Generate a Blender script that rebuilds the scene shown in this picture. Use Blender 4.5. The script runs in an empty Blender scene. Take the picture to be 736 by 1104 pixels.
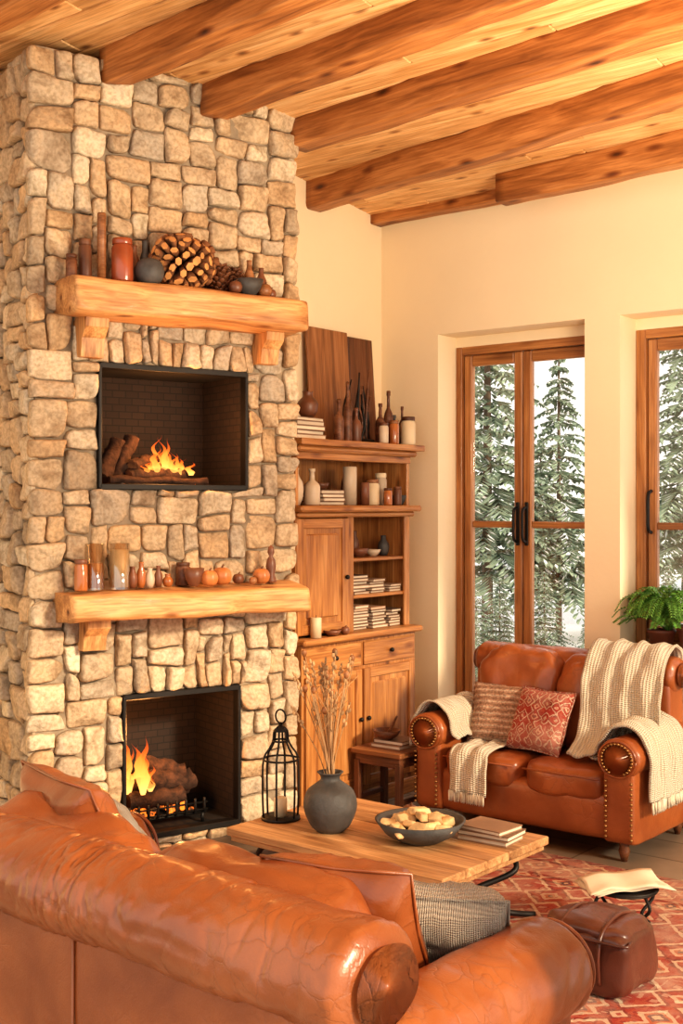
import bpy, bmesh, math, random
from mathutils import Vector, Matrix, noise
random.seed(11)
sc = bpy.context.scene
U = random.uniform
I4 = Matrix.Identity(4)
def T(x, y=0, z=0): return Matrix.Translation((x, y, z))
def R(a, ax='Z'): return Matrix.Rotation(math.radians(a), 4, ax)
def S(x, y=None, z=None):
    if y is None: y = z = x
    return Matrix.Diagonal((x, y, z, 1))

# ------------------------------------------------------------ frames
ROOM = T(.252, 7.62, 0) @ R(-38.78)          # x = u along back wall, y = -v, corner at origin
CH = T(-1.382, 5.446, 0) @ R(33.94)          # chimney: x along face, y into the wall

# ------------------------------------------------------------ mesh builder
class MB:
    def __init__(s, name, mats):
        s.name = name; s.mats = mats; s.v = []; s.f = []; s.m = []; s.s = []; s.t = []
    def add(s, geo, mat=0, M=None, smooth=True, grain='x', off=True, tcs=None):
        vs, fs = geo
        o = len(s.v)
        ov = Vector((U(-5, 5), U(-5, 5), U(-5, 5))) if off else Vector((0, 0, 0))
        for i, v in enumerate(vs):
            v = Vector(v)
            if tcs: s.t.append(tuple(tcs[i]))
            else:
                g = v
                if grain == 'y': g = Vector((v.y, v.z, v.x))
                elif grain == 'z': g = Vector((v.z, v.x, v.y))
                s.t.append(tuple(g + ov))
            if M is not None: v = M @ v
            s.v.append(tuple(v))
        for f in fs:
            s.f.append([i + o for i in f]); s.m.append(mat); s.s.append(smooth)
        return s
    def build(s, M=I4, solid=0, recalc=True):
        me = bpy.data.meshes.new(s.name)
        me.from_pydata(s.v, [], s.f)
        for m in s.mats: me.materials.append(m)
        me.polygons.foreach_set('material_index', s.m)
        me.polygons.foreach_set('use_smooth', s.s)
        at = me.attributes.new('tc', 'FLOAT_VECTOR', 'POINT')
        at.data.foreach_set('vector', [c for t in s.t for c in t])
        if recalc:
            bm = bmesh.new(); bm.from_mesh(me)
            bmesh.ops.recalc_face_normals(bm, faces=bm.faces)
            bm.to_mesh(me); bm.free()
        ob = bpy.data.objects.new(s.name, me)
        sc.collection.objects.link(ob)
        ob.matrix_world = M
        if solid:
            md = ob.modifiers.new('solid', 'SOLIDIFY'); md.thickness = solid
        return ob

# ------------------------------------------------------------ geometry helpers
def box(x0, x1, y0, y1, z0, z1, r=0.004, seg=1):
    bm = bmesh.new()
    bmesh.ops.create_cube(bm, size=1)
    sx, sy, sz = abs(x1-x0), abs(y1-y0), abs(z1-z0)
    cx, cy, cz = (x0+x1)/2, (y0+y1)/2, (z0+z1)/2
    for v in bm.verts: v.co = Vector((v.co.x*sx+cx, v.co.y*sy+cy, v.co.z*sz+cz))
    r = min(r, .45*min(sx, sy, sz))
    if r > 0: bmesh.ops.bevel(bm, geom=bm.edges[:], offset=r, segments=seg, affect='EDGES', profile=.5)
    bm.verts.index_update()
    g = ([v.co.copy() for v in bm.verts], [[v.index for v in f.verts] for f in bm.faces])
    bm.free(); return g
def loft(rings, caps=True, closed=True):
    n = len(rings[0]); vs = [Vector(p) for r in rings for p in r]; fs = []
    for i in range(len(rings)-1):
        for j in range(n if closed else n-1):
            k = (j+1) % n
            fs.append([i*n+j, i*n+k, (i+1)*n+k, (i+1)*n+j])
    if caps:
        fs.append(list(range(n))[::-1]); fs.append([(len(rings)-1)*n+j for j in range(n)])
    return vs, fs
def lathe(prof, n=28, caps=True, rib=0, ribn=8):
    rings = []
    for r, z in prof:
        rings.append([(r*(1+rib*math.cos(ribn*2*math.pi*j/n))*math.cos(2*math.pi*j/n), r*(1+rib*math.cos(ribn*2*math.pi*j/n))*math.sin(2*math.pi*j/n), z) for j in range(n)])
    return loft(rings, caps)
def catm(pts, n=8):
    P = [Vector(p) for p in pts]; P = [P[0]*2-P[1]] + P + [P[-1]*2-P[-2]]
    out = []
    for i in range(1, len(P)-2):
        for k in range(n):
            t = k/n
            a, b, c, d = P[i-1], P[i], P[i+1], P[i+2]
            out.append(.5*((2*b)+(-a+c)*t+(2*a-5*b+4*c-d)*t*t+(-a+3*b-3*c+d)*t**3))
    out.append(P[-2]); return out
def tube(pts, r, n=8, r2=None, lump=0):
    rings = []; P = [Vector(p) for p in pts]; up = None
    for i, p in enumerate(P):
        d = (P[min(i+1, len(P)-1)] - P[max(i-1, 0)]).normalized()
        if up is None:
            up = Vector((0, 0, 1)) if abs(d.z) < .9 else Vector((1, 0, 0))
        a = d.cross(up).normalized(); b = a.cross(d).normalized(); up = b
        t = i/max(1, len(P)-1)
        rr = r if r2 is None else r+(r2-r)*t
        ring = []
        for j in range(n):
            q = rr
            if lump: q *= 1+lump*noise.noise(Vector((math.cos(6.28*j/n)*1.5, math.sin(6.28*j/n)*1.5, i*.6+r*77)))
            ring.append(p + (a*math.cos(2*math.pi*j/n)+b*math.sin(2*math.pi*j/n))*q)
        rings.append(ring)
    return loft(rings)
def sbox(sx, sy, sz, k=5, n=10, nz=0.0, ns=3, seed=0):
    """superellipsoid box"""
    bm = bmesh.new()
    bmesh.ops.create_cube(bm, size=2)
    bmesh.ops.subdivide_edges(bm, edges=bm.edges[:], cuts=n, use_grid_fill=True)
    for v in bm.verts:
        c = v.co
        q = Vector([math.copysign(math.sin(abs(x)*math.pi/2)**.8 if abs(x) > 0 else 0, x) for x in c])
        l = (abs(q.x)**k+abs(q.y)**k+abs(q.z)**k)**(1/k)
        q /= l
        p = Vector((q.x*sx/2, q.y*sy/2, q.z*sz/2))
        if nz:
            p += q.normalized()*nz*(noise.noise(p*ns+Vector((seed, seed*2, 0)))+.5*noise.noise(p*ns*2.7+Vector((0, seed, 9))))
        v.co = p
    bm.verts.index_update()
    g = ([v.co.copy() for v in bm.verts], [[v.index for v in f.verts] for f in bm.faces])
    bm.free(); return g
def hewn(L, w, h, nl=40, amp=.006, p=7, seed=0, m=28):
    rings = []
    for i in range(nl+1):
        x = -L/2+L*i/nl
        sh = .985 if i in (0, nl) else 1
        ring = []
        for j in range(m):
            a = 2*math.pi*(j+.5)/m; c, s = math.cos(a), math.sin(a)
            y = w/2*math.copysign(abs(c)**(2/p), c)*sh; z = h/2*math.copysign(abs(s)**(2/p), s)*sh
            q = Vector((x*3, y*6+seed*7.1, z*6))
            nn = noise.noise(q)*amp+noise.noise(q*3.1)*amp*.5
            ring.append((x, y+nn*math.copysign(1, y)+amp*1.4*noise.noise(Vector((x*1.3, seed, 3))), z+noise.noise(q+Vector((9, 9, 9)))*amp*math.copysign(1, z)))
        rings.append(ring)
    return loft(rings)
def pillow(w, h, t, n=18, seed=0):
    vs = []; fs = []
    for s in (1, -1):
        o = len(vs)
        for i in range(n+1):
            for j in range(n+1):
                x = -1+2*i/n; y = -1+2*j/n
                e = max(0, (1-x**4)*(1-y**4))**.5
                z = s*t/2*e*(1+.22*noise.noise(Vector((x*2.2+seed, y*2.2, s)))+.10*noise.noise(Vector((x*6+seed, y*6, s))))
                vs.append((w/2*x*(1-.07*(1-y*y)), h/2*y*(1-.07*(1-x*x)), z))
        for i in range(n):
            for j in range(n):
                q = [o+i*(n+1)+j, o+(i+1)*(n+1)+j, o+(i+1)*(n+1)+j+1, o+i*(n+1)+j+1]
                fs.append(q if s > 0 else q[::-1])
    return vs, fs
def ribbon(path, W, n=7, m=22, amp=.012, seed=0, nrm=(0, 0, 1), wf=1.1, taper=0):
    P = catm(path, n); W = Vector(W); wn = W.normalized(); vs = []; fs = []
    sg = 1
    for i, p in enumerate(P):
        d = (P[min(i+1, len(P)-1)]-P[max(i-1, 0)]).normalized()
        nn = d.cross(wn).normalized()
        if i == 0:
            dm = (P[len(P)//2+1]-P[len(P)//2-1]).normalized()
            sg = 1 if dm.cross(wn).dot(Vector(nrm)) >= 0 else -1
        for j in range(m+1):
            t = j/m-.5
            wav = amp*(math.sin(j*wf+seed+.7*math.sin(i*.2))+noise.noise(Vector((i*.15, j*.35, seed)))*1.5+1.3)
            vs.append(p+W*t*(1-taper*i/len(P))+nn*sg*wav+d*.015*noise.noise(Vector((j*.4, seed, i*.1))))
    for i in range(len(P)-1):
        for j in range(m):
            a = i*(m+1)+j; fs.append([a, a+1, a+m+2, a+m+1])
    return vs, fs
def ribtc(path, W, n=7, m=22):
    P = catm(path, n); L = Vector(W).length; s = 0; out = []
    for i, p in enumerate(P):
        if i: s += (P[i]-P[i-1]).length
        for j in range(m+1): out.append((L*j/m, s, 0))
    return out
def ball(r, sx=1, sy=1, sz=1, n=16):
    return lathe([(max(1e-4, r*math.sin(math.pi*i/10))*sx, -r*math.cos(math.pi*i/10)*sz) for i in range(11)], n)

# ------------------------------------------------------------ materials
def nm(name):
    m = bpy.data.materials.new(name); m.use_nodes = True
    nt = m.node_tree; b = nt.nodes['Principled BSDF']
    return m, nt, b
def nd(nt, typ, **kw):
    n = nt.nodes.new(typ)
    for k, v in kw.items():
        if k in n.inputs.keys(): n.inputs[k].default_value = v
        else: setattr(n, k, v)
    return n
def tcn(nt, scale=(1, 1, 1), src='tc'):
    a = nt.nodes.new('ShaderNodeAttribute'); a.attribute_name = 'tc'
    mp = nt.nodes.new('ShaderNodeMapping'); mp.inputs['Scale'].default_value = scale
    nt.links.new(a.outputs['Vector'], mp.inputs['Vector'])
    return mp.outputs['Vector']
def ramp(nt, fac, stops, interp='LINEAR'):
    r = nt.nodes.new('ShaderNodeValToRGB'); r.color_ramp.interpolation = interp
    e = r.color_ramp.elements
    while len(e) < len(stops): e.new(.5)
    for i, (p, c) in enumerate(stops):
        e[i].position = p; e[i].color = (*c, 1) if len(c) == 3 else c
    nt.links.new(fac, r.inputs['Fac']); return r.outputs['Color']
def mix(nt, a, b, fac, mode='MIX'):
    x = nt.nodes.new('ShaderNodeMix'); x.data_type = 'RGBA'; x.blend_type = mode
    for sock, val in ((x.inputs[6], a), (x.inputs[7], b), (x.inputs[0], fac)):
        if isinstance(val, (int, float)): sock.default_value = val
        elif isinstance(val, tuple): sock.default_value = (*val, 1)
        else: nt.links.new(val, sock)
    return x.outputs[2]
def bump(nt, b, h, strength=.3, dist=.01, prev=None):
    n = nt.nodes.new('ShaderNodeBump'); n.inputs['Strength'].default_value = strength; n.inputs['Distance'].default_value = dist
    nt.links.new(h, n.inputs['Height'])
    if prev: nt.links.new(prev, n.inputs['Normal'])
    nt.links.new(n.outputs['Normal'], b.inputs['Normal']); return n.outputs['Normal']
def plain(name, col, rough=.6, var=.2, ns=6, bs=0, bscale=60, metal=0, coat=0, isl=0):
    m, nt, b = nm(name)
    v = tcn(nt); n = nd(nt, 'ShaderNodeTexNoise', Scale=ns, Detail=5.0); nt.links.new(v, n.inputs['Vector'])
    lo = tuple(c*(1-var) for c in col); hi = tuple(min(1, c*(1+var)) for c in col)
    c = ramp(nt, n.outputs['Fac'], [(.3, lo), (.7, hi)])
    if isl:
        g = nt.nodes.new('ShaderNodeNewGeometry')
        c = mix(nt, c, ramp(nt, g.outputs['Random Per Island'], [(0, (1-isl,)*3), (1, (1+isl,)*3)]), 1.0, 'MULTIPLY')
    nt.links.new(c, b.inputs['Base Color'])
    b.inputs['Roughness'].default_value = rough; b.inputs['Metallic'].default_value = metal
    b.inputs['Coat Weight'].default_value = coat
    if bs:
        n2 = nd(nt, 'ShaderNodeTexNoise', Scale=bscale, Detail=4.0); nt.links.new(v, n2.inputs['Vector'])
        bump(nt, b, n2.outputs['Fac'], bs, .01)
    return m
def wood(name, dark, mid, light, rough=.5, knots=.8, isl=.12, stretch=9, coat=0.05, ks=1.0):
    m, nt, b = nm(name)
    v = tcn(nt, (1, stretch, stretch))
    n = nd(nt, 'ShaderNodeTexNoise', Scale=1.6, Detail=7.0, Distortion=1.0); nt.links.new(v, n.inputs['Vector'])
    c = ramp(nt, n.outputs['Fac'], [(.3, dark), (.5, mid), (.68, light)])
    v2 = tcn(nt, (4, 110, 110)); n2 = nd(nt, 'ShaderNodeTexNoise', Scale=1.0, Detail=3.0); nt.links.new(v2, n2.inputs['Vector'])
    c = mix(nt, c, ramp(nt, n2.outputs['Fac'], [(.3, (.66, .58, .5)), (.6, (1.06, 1.06, 1.06))]), .85, 'MULTIPLY')
    if knots:
        v3 = tcn(nt, (3.4*ks, 9*ks, 9*ks)); vo = nd(nt, 'ShaderNodeTexVoronoi', Scale=1.0); nt.links.new(v3, vo.inputs['Vector'])
        c = mix(nt, c, ramp(nt, vo.outputs['Distance'], [(.05, (.10, .05, .025)), (.12, (.45, .30, .2)), (.24, (1, 1, 1))]), knots, 'MULTIPLY')
    g = nt.nodes.new('ShaderNodeNewGeometry')
    c = mix(nt, c, ramp(nt, g.outputs['Random Per Island'], [(0, (1-isl,)*3), (1, (1+isl,)*3)]), 1.0, 'MULTIPLY')
    nt.links.new(c, b.inputs['Base Color']); b.inputs['Roughness'].default_value = rough; b.inputs['Coat Weight'].default_value = coat
    p = bump(nt, b, n2.outputs['Fac'], .35, .004); bump(nt, b, n.outputs['Fac'], .4, .012, p)
    return m
def leather(name, dark, light, rough=.36):
    m, nt, b = nm(name)
    v = tcn(nt)
    n = nd(nt, 'ShaderNodeTexNoise', Scale=4.0, Detail=8.0, Distortion=.3); nt.links.new(v, n.inputs['Vector'])
    c = ramp(nt, n.outputs['Fac'], [(.3, dark), (.68, light)])
    n2 = nd(nt, 'ShaderNodeTexNoise', Scale=8.0, Detail=5.0, Distortion=.4); nt.links.new(v, n2.inputs['Vector'])
    nv = nt.nodes.new('ShaderNodeVectorMath'); nv.operation = 'MULTIPLY_ADD'; nt.links.new(n2.outputs['Color'], nv.inputs[0]); nv.inputs[1].default_value = (.12, .12, .12); nt.links.new(v, nv.inputs[2])
    ve = nd(nt, 'ShaderNodeTexVoronoi', Scale=14.0); ve.feature = 'DISTANCE_TO_EDGE'; nt.links.new(nv.outputs[0], ve.inputs['Vector'])
    cre = ramp(nt, ve.outputs['Distance'], [(0, (.45,)*3), (.05, (.88,)*3), (.15, (1,)*3)])
    msk = ramp(nt, n.outputs['Fac'], [(.46, (0, 0, 0)), (.64, (1, 1, 1))])
    cre2 = mix(nt, (1., 1., 1.), cre, msk)
    nt.links.new(mix(nt, c, cre2, .26, 'MULTIPLY'), b.inputs['Base Color'])
    vo = nd(nt, 'ShaderNodeTexVoronoi', Scale=190.0); nt.links.new(v, vo.inputs['Vector'])
    p = bump(nt, b, n2.outputs['Fac'], .26, .016); p = bump(nt, b, cre2, .36, .005, p); bump(nt, b, vo.outputs['Distance'], .10, .003, p)
    r = nt.nodes.new('ShaderNodeMapRange'); r.inputs[3].default_value = rough-.08; r.inputs[4].default_value = rough+.12
    nt.links.new(n.outputs['Fac'], r.inputs[0]); nt.links.new(r.outputs[0], b.inputs['Roughness'])
    b.inputs['Coat Weight'].default_value = .28; b.inputs['Coat Roughness'].default_value = .2
    return m
def knit(name, col, sc_=420, rough=.95, lo=.55):
    m, nt, b = nm(name)
    v = tcn(nt)
    w1 = nd(nt, 'ShaderNodeTexWave', Scale=sc_/20.0, Distortion=1.0); w1.bands_direction = 'X'; nt.links.new(v, w1.inputs['Vector'])
    w2 = nd(nt, 'ShaderNodeTexWave', Scale=sc_/13.0, Distortion=1.0); w2.bands_direction = 'Y'; nt.links.new(v, w2.inputs['Vector'])
    h = mix(nt, w1.outputs['Color'], w2.outputs['Color'], .5)
    c = mix(nt, tuple(x*lo for x in col), col, h)
    nt.links.new(c, b.inputs['Base Color']); b.inputs['Roughness'].default_value = rough
    b.inputs['Sheen Weight'].default_value = .3
    bump(nt, b, h, .9, .008); return m

PINE = wood('pine_beam', (.22, .075, .018), (.42, .165, .045), (.58, .26, .085), .5, .95)
PLANK = wood('pine_ceiling', (.56, .29, .10), (.76, .44, .19), (.88, .58, .29), .5, .8, .18, ks=1.3)
MANT = wood('mantel_wood', (.40, .175, .06), (.62, .32, .125), (.78, .46, .20), .55, .9, .05, ks=1.2)
CABW = wood('cabinet_wood', (.29, .11, .03), (.46, .20, .06), (.57, .28, .10), .42, .7, .08)
DOORW = wood('door_wood', (.28, .11, .032), (.42, .18, .058), (.52, .245, .085), .4, .3, .06)
TABW = wood('table_wood', (.30, .15, .06), (.50, .27, .12), (.66, .39, .19), .5, .8, .16)
DARKW = wood('dark_wood', (.07, .025, .010), (.15, .055, .022), (.24, .10, .045), .5, .3, .15)
MEDW = wood('medium_wood', (.18, .07, .025), (.30, .125, .045), (.40, .185, .08), .5, .3, .25)
LEA = leather('tan_leather', (.20, .048, .013), (.38, .112, .032), .30)
LEA2 = leather('tan_leather_loveseat', (.23, .057, .015), (.40, .120, .034), .36)
LEAD = leather('brown_leather', (.070, .020, .012), (.15, .044, .025), .35)
CREAM = knit('cream_knit', (.84, .73, .55))
BEIGEK = knit('beige_knit', (.62, .51, .39), 1150, lo=.6)
LINEN = knit('curtain_linen', (.50, .42, .37), 4000, lo=.85)
IRON = plain('black_iron', (.025, .022, .02), .5, .3, metal=.6)
BLACK = plain('firebox_black', (.012, .010, .009), .8, .3)
CHAR = plain('charred_bark', (.055, .025, .014), .9, .6, 30, .8, 50)
BARKC = plain('split_log', (.22, .09, .035), .9, .5, 25, .6, 60)
GREYC = plain('grey_ceramic', (.075, .07, .066), .6, .4, 9, .3, 60)
WHITEC = plain('white_ceramic', (.58, .46, .33), .4, .15)
BROWNC = plain('brown_ceramic', (.18, .07, .035), .4, .4)
TERRA = plain('terracotta', (.17, .05, .026), .55, .3, 8, .2, 60)
COPPER = plain('copper_glaze', (.34, .08, .03), .25, .3, coat=.5)
AMBER = plain('amber_glass', (.42, .14, .04), .15, .2, coat=.6)
ORNG = plain('gourd_skin', (.50, .18, .055), .4, .3, 10, coat=.3)
CANDLE = plain('candle_wax', (.72, .57, .37), .5, .06)
PAPER = plain('paper', (.68, .56, .42), .8, .1, isl=.15)
BOOKC = plain('book_cloth', (.34, .20, .12), .7, .2, isl=.7)
BREAD = plain('bread_crumb', (.72, .48, .24), .9, .3, 20, .5, 40, isl=.25)
ENDG = plain('log_end', (.66, .32, .11), .8, .3, 20, isl=.2)
STRAW = plain('dried_straw', (.46, .28, .14), .9, .3, isl=.3)
GREEN = plain('fern_green', (.12, .27, .045), .6, .4, 20, isl=.3)
SNOW = plain('snow', (.88, .89, .92), .9, .04, 2, .4, 3)
FIR = plain('fir_needles', (.25, .32, .24), .95, .4, 3, isl=.35)  # needle green lightened, distance haze painted into the colour
TRUNK = plain('trunk_bark', (.20, .15, .11), .9, .3)
PLAST = plain('plaster_wall', (.88, .72, .49), .9, .03, 1.5, .12, 30)
SLATE = plain('slate_hearth', (.12, .11, .10), .5, .3, 5, .3, 20)
REDC = knit('red_cloth', (.20, .028, .02), 500)
BRASS = plain('nailhead_brass', (.35, .2, .08), .35, .1, metal=.9)
MORT = plain('mortar', (.33, .255, .175), .95, .3, 12, .6, 60)

STONE, nt, b = nm('fieldstone')
g = nt.nodes.new('ShaderNodeNewGeometry'); v = tcn(nt)
c = ramp(nt, g.outputs['Random Per Island'], [(0, (.40, .31, .215)), (.15, (.60, .455, .30)), (.3, (.52, .35, .20)), (.45, (.70, .56, .39)), (.6, (.45, .37, .28)), (.75, (.62, .43, .25)), (.88, (.54, .44, .32)), (1, (.72, .60, .43))])
n1 = nd(nt, 'ShaderNodeTexNoise', Scale=8.0, Detail=9.0, Distortion=.5, Roughness=.62); nt.links.new(v, n1.inputs['Vector'])
c = mix(nt, c, ramp(nt, n1.outputs['Fac'], [(.28, (.48, .42, .35)), (.5, (1, 1, 1)), (.72, (1.25, 1.18, 1.08))]), .9, 'MULTIPLY')
n3 = nd(nt, 'ShaderNodeTexNoise', Scale=60.0, Detail=5.0); nt.links.new(v, n3.inputs['Vector'])
c = mix(nt, c, ramp(nt, n3.outputs['Fac'], [(.35, (.68, .64, .58)), (.6, (1.1, 1.1, 1.1))]), .7, 'MULTIPLY')
nt.links.new(c, b.inputs['Base Color']); b.inputs['Roughness'].default_value = .85
p = bump(nt, b, n1.outputs['Fac'], .8, .025); bump(nt, b, n3.outputs['Fac'], .4, .006, p)

FBRICK, nt, b = nm('fire_brick')
v = tcn(nt); br = nd(nt, 'ShaderNodeTexBrick', Scale=7.0); nt.links.new(v, br.inputs['Vector'])
br.inputs['Color1'].default_value = (.020, .012, .009, 1); br.inputs['Color2'].default_value = (.028, .017, .012, 1); br.inputs['Mortar'].default_value = (.009, .007, .006, 1)
nt.links.new(br.outputs['Color'], b.inputs['Base Color']); b.inputs['Roughness'].default_value = .85

FLOORM, nt, b = nm('floor_tile')
v = tcn(nt); br = nd(nt, 'ShaderNodeTexBrick', Scale=1.0); br.inputs['Brick Width'].default_value = .9; br.inputs['Row Height'].default_value = .3
br.inputs['Mortar Size'].default_value = .006
br.inputs['Color1'].default_value = (.50, .42, .34, 1); br.inputs['Color2'].default_value = (.42, .35, .28, 1); br.inputs['Mortar'].default_value = (.2, .16, .12, 1)
nt.links.new(v, br.inputs['Vector'])
n1 = nd(nt, 'ShaderNodeTexNoise', Scale=3.0, Detail=8.0); nt.links.new(v, n1.inputs['Vector'])
c = mix(nt, br.outputs['Color'], ramp(nt, n1.outputs['Fac'], [(.3, (.75, .75, .75)), (.7, (1.2, 1.2, 1.2))]), 1.0, 'MULTIPLY')
nt.links.new(c, b.inputs['Base Color']); b.inputs['Roughness'].default_value = .4

def kilim(name, hx, hy, sc_=6.0, border=True, fade=.4):
    m, nt, b = nm(name)
    a = nt.nodes.new('ShaderNodeAttribute'); a.attribute_name = 'tc'
    ab = nt.nodes.new('ShaderNodeVectorMath'); ab.operation = 'ABSOLUTE'; nt.links.new(a.outputs['Vector'], ab.inputs[0])
    nz = nd(nt, 'ShaderNodeTexNoise', Scale=30.0); nt.links.new(a.outputs['Vector'], nz.inputs['Vector'])
    vm = nt.nodes.new('ShaderNodeVectorMath'); vm.operation = 'MULTIPLY_ADD'; nt.links.new(nz.outputs['Color'], vm.inputs[0]); vm.inputs[1].default_value = (.02, .02, .02); nt.links.new(ab.outputs[0], vm.inputs[2])
    vo = nd(nt, 'ShaderNodeTexVoronoi', Scale=sc_); vo.distance = 'MANHATTAN'; vo.inputs['Randomness'].default_value = .35; nt.links.new(vm.outputs[0], vo.inputs['Vector'])
    vo2 = nd(nt, 'ShaderNodeTexVoronoi', Scale=sc_*2.6); vo2.distance = 'CHEBYCHEV'; vo2.inputs['Randomness'].default_value = .6; nt.links.new(vm.outputs[0], vo2.inputs['Vector'])
    RED = (.33, .042, .027); DR = (.16, .020, .018); CR = (.66, .53, .38); BL = (.06, .06, .08); OR = (.44, .12, .055)
    c1 = ramp(nt, vo.outputs['Distance'], [(0, CR), (.13, BL), (.22, OR), (.30, CR), (.40, RED), (.58, DR), (.66, CR), (.76, RED)], 'CONSTANT')
    c2 = ramp(nt, vo2.outputs['Distance'], [(0, CR), (.16, DR), (.26, OR), (.36, RED), (.58, CR)], 'CONSTANT')
    c = mix(nt, c1, c2, .36)
    if border:
        sp = nt.nodes.new('ShaderNodeSeparateXYZ'); nt.links.new(ab.outputs[0], sp.inputs[0])
        def mth(op, x, y):
            q = nt.nodes.new('ShaderNodeMath'); q.operation = op
            for k, val in enumerate((x, y)):
                if isinstance(val, (int, float)): q.inputs[k].default_value = val
                else: nt.links.new(val, q.inputs[k])
            return q.outputs[0]
        dx = mth('SUBTRACT', sp.outputs[0], hx); dy = mth('SUBTRACT', sp.outputs[1], hy)
        dd = mth('ADD', mth('MAXIMUM', dx, dy), 1.0)
        cb = ramp(nt, dd, [(0, (1, 1, 1)), (.60, (.25, .2, .2)), (.62, (1, .85, .7)), (.66, (.5, .12, .08)), (.69, (1, .95, .85)), (.86, (.3, .1, .08)), (.89, (1, .8, .6)), (.95, (.4, .08, .06))], 'CONSTANT')
        c = mix(nt, c, cb, .6, 'MULTIPLY')
        fld = ramp(nt, dd, [(0, (0, 0, 0)), (.69, (.5, .5, .5)), (.86, (0, 0, 0))], 'CONSTANT')
        c = mix(nt, c, mix(nt, c2, (.66, .52, .38), .5), fld)
    n2 = nd(nt, 'ShaderNodeTexNoise', Scale=4.0, Detail=9.0, Roughness=.7); nt.links.new(a.outputs['Vector'], n2.inputs['Vector'])
    c = mix(nt, c, (.60, .46, .35), ramp(nt, n2.outputs['Fac'], [(.42, (0, 0, 0)), (.70, (fade,)*3)]))
    nt.links.new(c, b.inputs['Base Color']); b.inputs['Roughness'].default_value = .95
    n3 = nd(nt, 'ShaderNodeTexNoise', Scale=180.0); nt.links.new(a.outputs['Vector'], n3.inputs['Vector']); bump(nt, b, n3.outputs['Fac'], .5, .006)
    return m
RUG = kilim('persian_rug', 1.75, 1.5, 4.6, True, .6)
KILP = kilim('kilim_pillow', 1, 1, 15.0, False, .5)

def stripe(name, cols, scale=18.0):
    m, nt, b = nm(name); v = tcn(nt)
    w = nd(nt, 'ShaderNodeTexWave', Scale=scale/6.28, Distortion=.6); w.bands_direction = 'Y'; nt.links.new(v, w.inputs['Vector'])
    n = nd(nt, 'ShaderNodeTexNoise', Scale=90.0); nt.links.new(v, n.inputs['Vector'])
    c = ramp(nt, w.outputs['Fac'], [(i/len(cols), q) for i, q in enumerate(cols)], 'CONSTANT')
    c = mix(nt, c, ramp(nt, n.outputs['Fac'], [(.35, (.6, .6, .6)), (.65, (1.15, 1.15, 1.15))]), 1.0, 'MULTIPLY')
    nt.links.new(c, b.inputs['Base Color']); b.inputs['Roughness'].default_value = .95; bump(nt, b, n.outputs['Fac'], .6, .006)
    return m
STRP = stripe('woven_pillow', [(.28, .15, .09), (.40, .25, .16), (.34, .15, .09), (.46, .32, .22)], 60)

def glassm(name, f, tint):
    m, nt, b = nm(name)
    tr = nt.nodes.new('ShaderNodeBsdfTransparent'); tr.inputs[0].default_value = (*tint, 1); gl = nt.nodes.new('ShaderNodeBsdfGlossy'); gl.inputs['Roughness'].default_value = .03
    mx = nt.nodes.new('ShaderNodeMixShader'); mx.inputs[0].default_value = f
    nt.links.new(tr.outputs[0], mx.inputs[1]); nt.links.new(gl.outputs[0], mx.inputs[2]); nt.links.new(mx.outputs[0], nt.nodes['Material Output'].inputs[0]); return m
GLASS = glassm('window_glass', .05, (1, 1, 1)); JGLASS = glassm('jar_glass', .22, (.93, .9, .85))

FLAME, nt, b = nm('flame')
a = nt.nodes.new('ShaderNodeAttribute'); a.attribute_name = 'tc'; sp = nt.nodes.new('ShaderNodeSeparateXYZ'); nt.links.new(a.outputs['Vector'], sp.inputs[0])
col = ramp(nt, sp.outputs[2], [(0, (1, .50, .13)), (.35, (1, .34, .06)), (.75, (1, .15, .015)), (1, (.7, .06, .01))])
em = nt.nodes.new('ShaderNodeEmission'); em.inputs['Strength'].default_value = 2.0; nt.links.new(col, em.inputs['Color'])
tr = nt.nodes.new('ShaderNodeBsdfTransparent'); mx = nt.nodes.new('ShaderNodeMixShader')
fr = ramp(nt, sp.outputs[2], [(0, (.55,)*3), (.6, (.36,)*3), (1, (.05,)*3)])
nt.links.new(fr, mx.inputs[0]); nt.links.new(tr.outputs[0], mx.inputs[1]); nt.links.new(em.outputs[0], mx.inputs[2])
nt.links.new(mx.outputs[0], nt.nodes['Material Output'].inputs[0])
EMBER, nt, b = nm('embers')
v = tcn(nt); n = nd(nt, 'ShaderNodeTexNoise', Scale=30.0, Detail=4.0); nt.links.new(v, n.inputs['Vector'])
nt.links.new(ramp(nt, n.outputs['Fac'], [(.45, (.02, .008, .004)), (.6, (1, .2, .02))]), b.inputs['Emission Color']); b.inputs['Emission Strength'].default_value = 2
b.inputs['Base Color'].default_value = (.03, .02, .015, 1)

# ============================================================ ROOM SHELL
floor = MB('floor', [FLOORM]); floor.add(box(-1.2, 6.2, -7.0, .3, -.1, 0, 0), off=False); floor.build(ROOM)
K = .13
def ceil_z(v): return 3.5+K*v
cl = MB('ceiling', [PLANK, DARKW]); vv = -.32
slope = math.atan(K)
while vv < 6.2:
    y = -(vv+.06)
    M = T(2.5, y, ceil_z(vv+.06)+.012) @ Matrix.Rotation(-slope, 4, 'X')
    x = -3.6+U(-1.5, 0)
    while x < 3.6:
        l = U(1.2, 2.4); x1 = min(x+l, 3.6); x0 = max(x, -3.6)
        if x1-x0 > .05: cl.add(box(x0+.0015, x1-.0015, -.0585, .0585, -.012, .012, .006), 0, M, smooth=False)
        x += l
    vv += .121
cl.add(box(-3.6, 3.6, -3.3, 3.3, .014, .06, 0), 1, T(2.5, -2.95, ceil_z(2.95)) @ Matrix.Rotation(-slope, 4, 'X'), smooth=False)
cl.build(ROOM)

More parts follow.
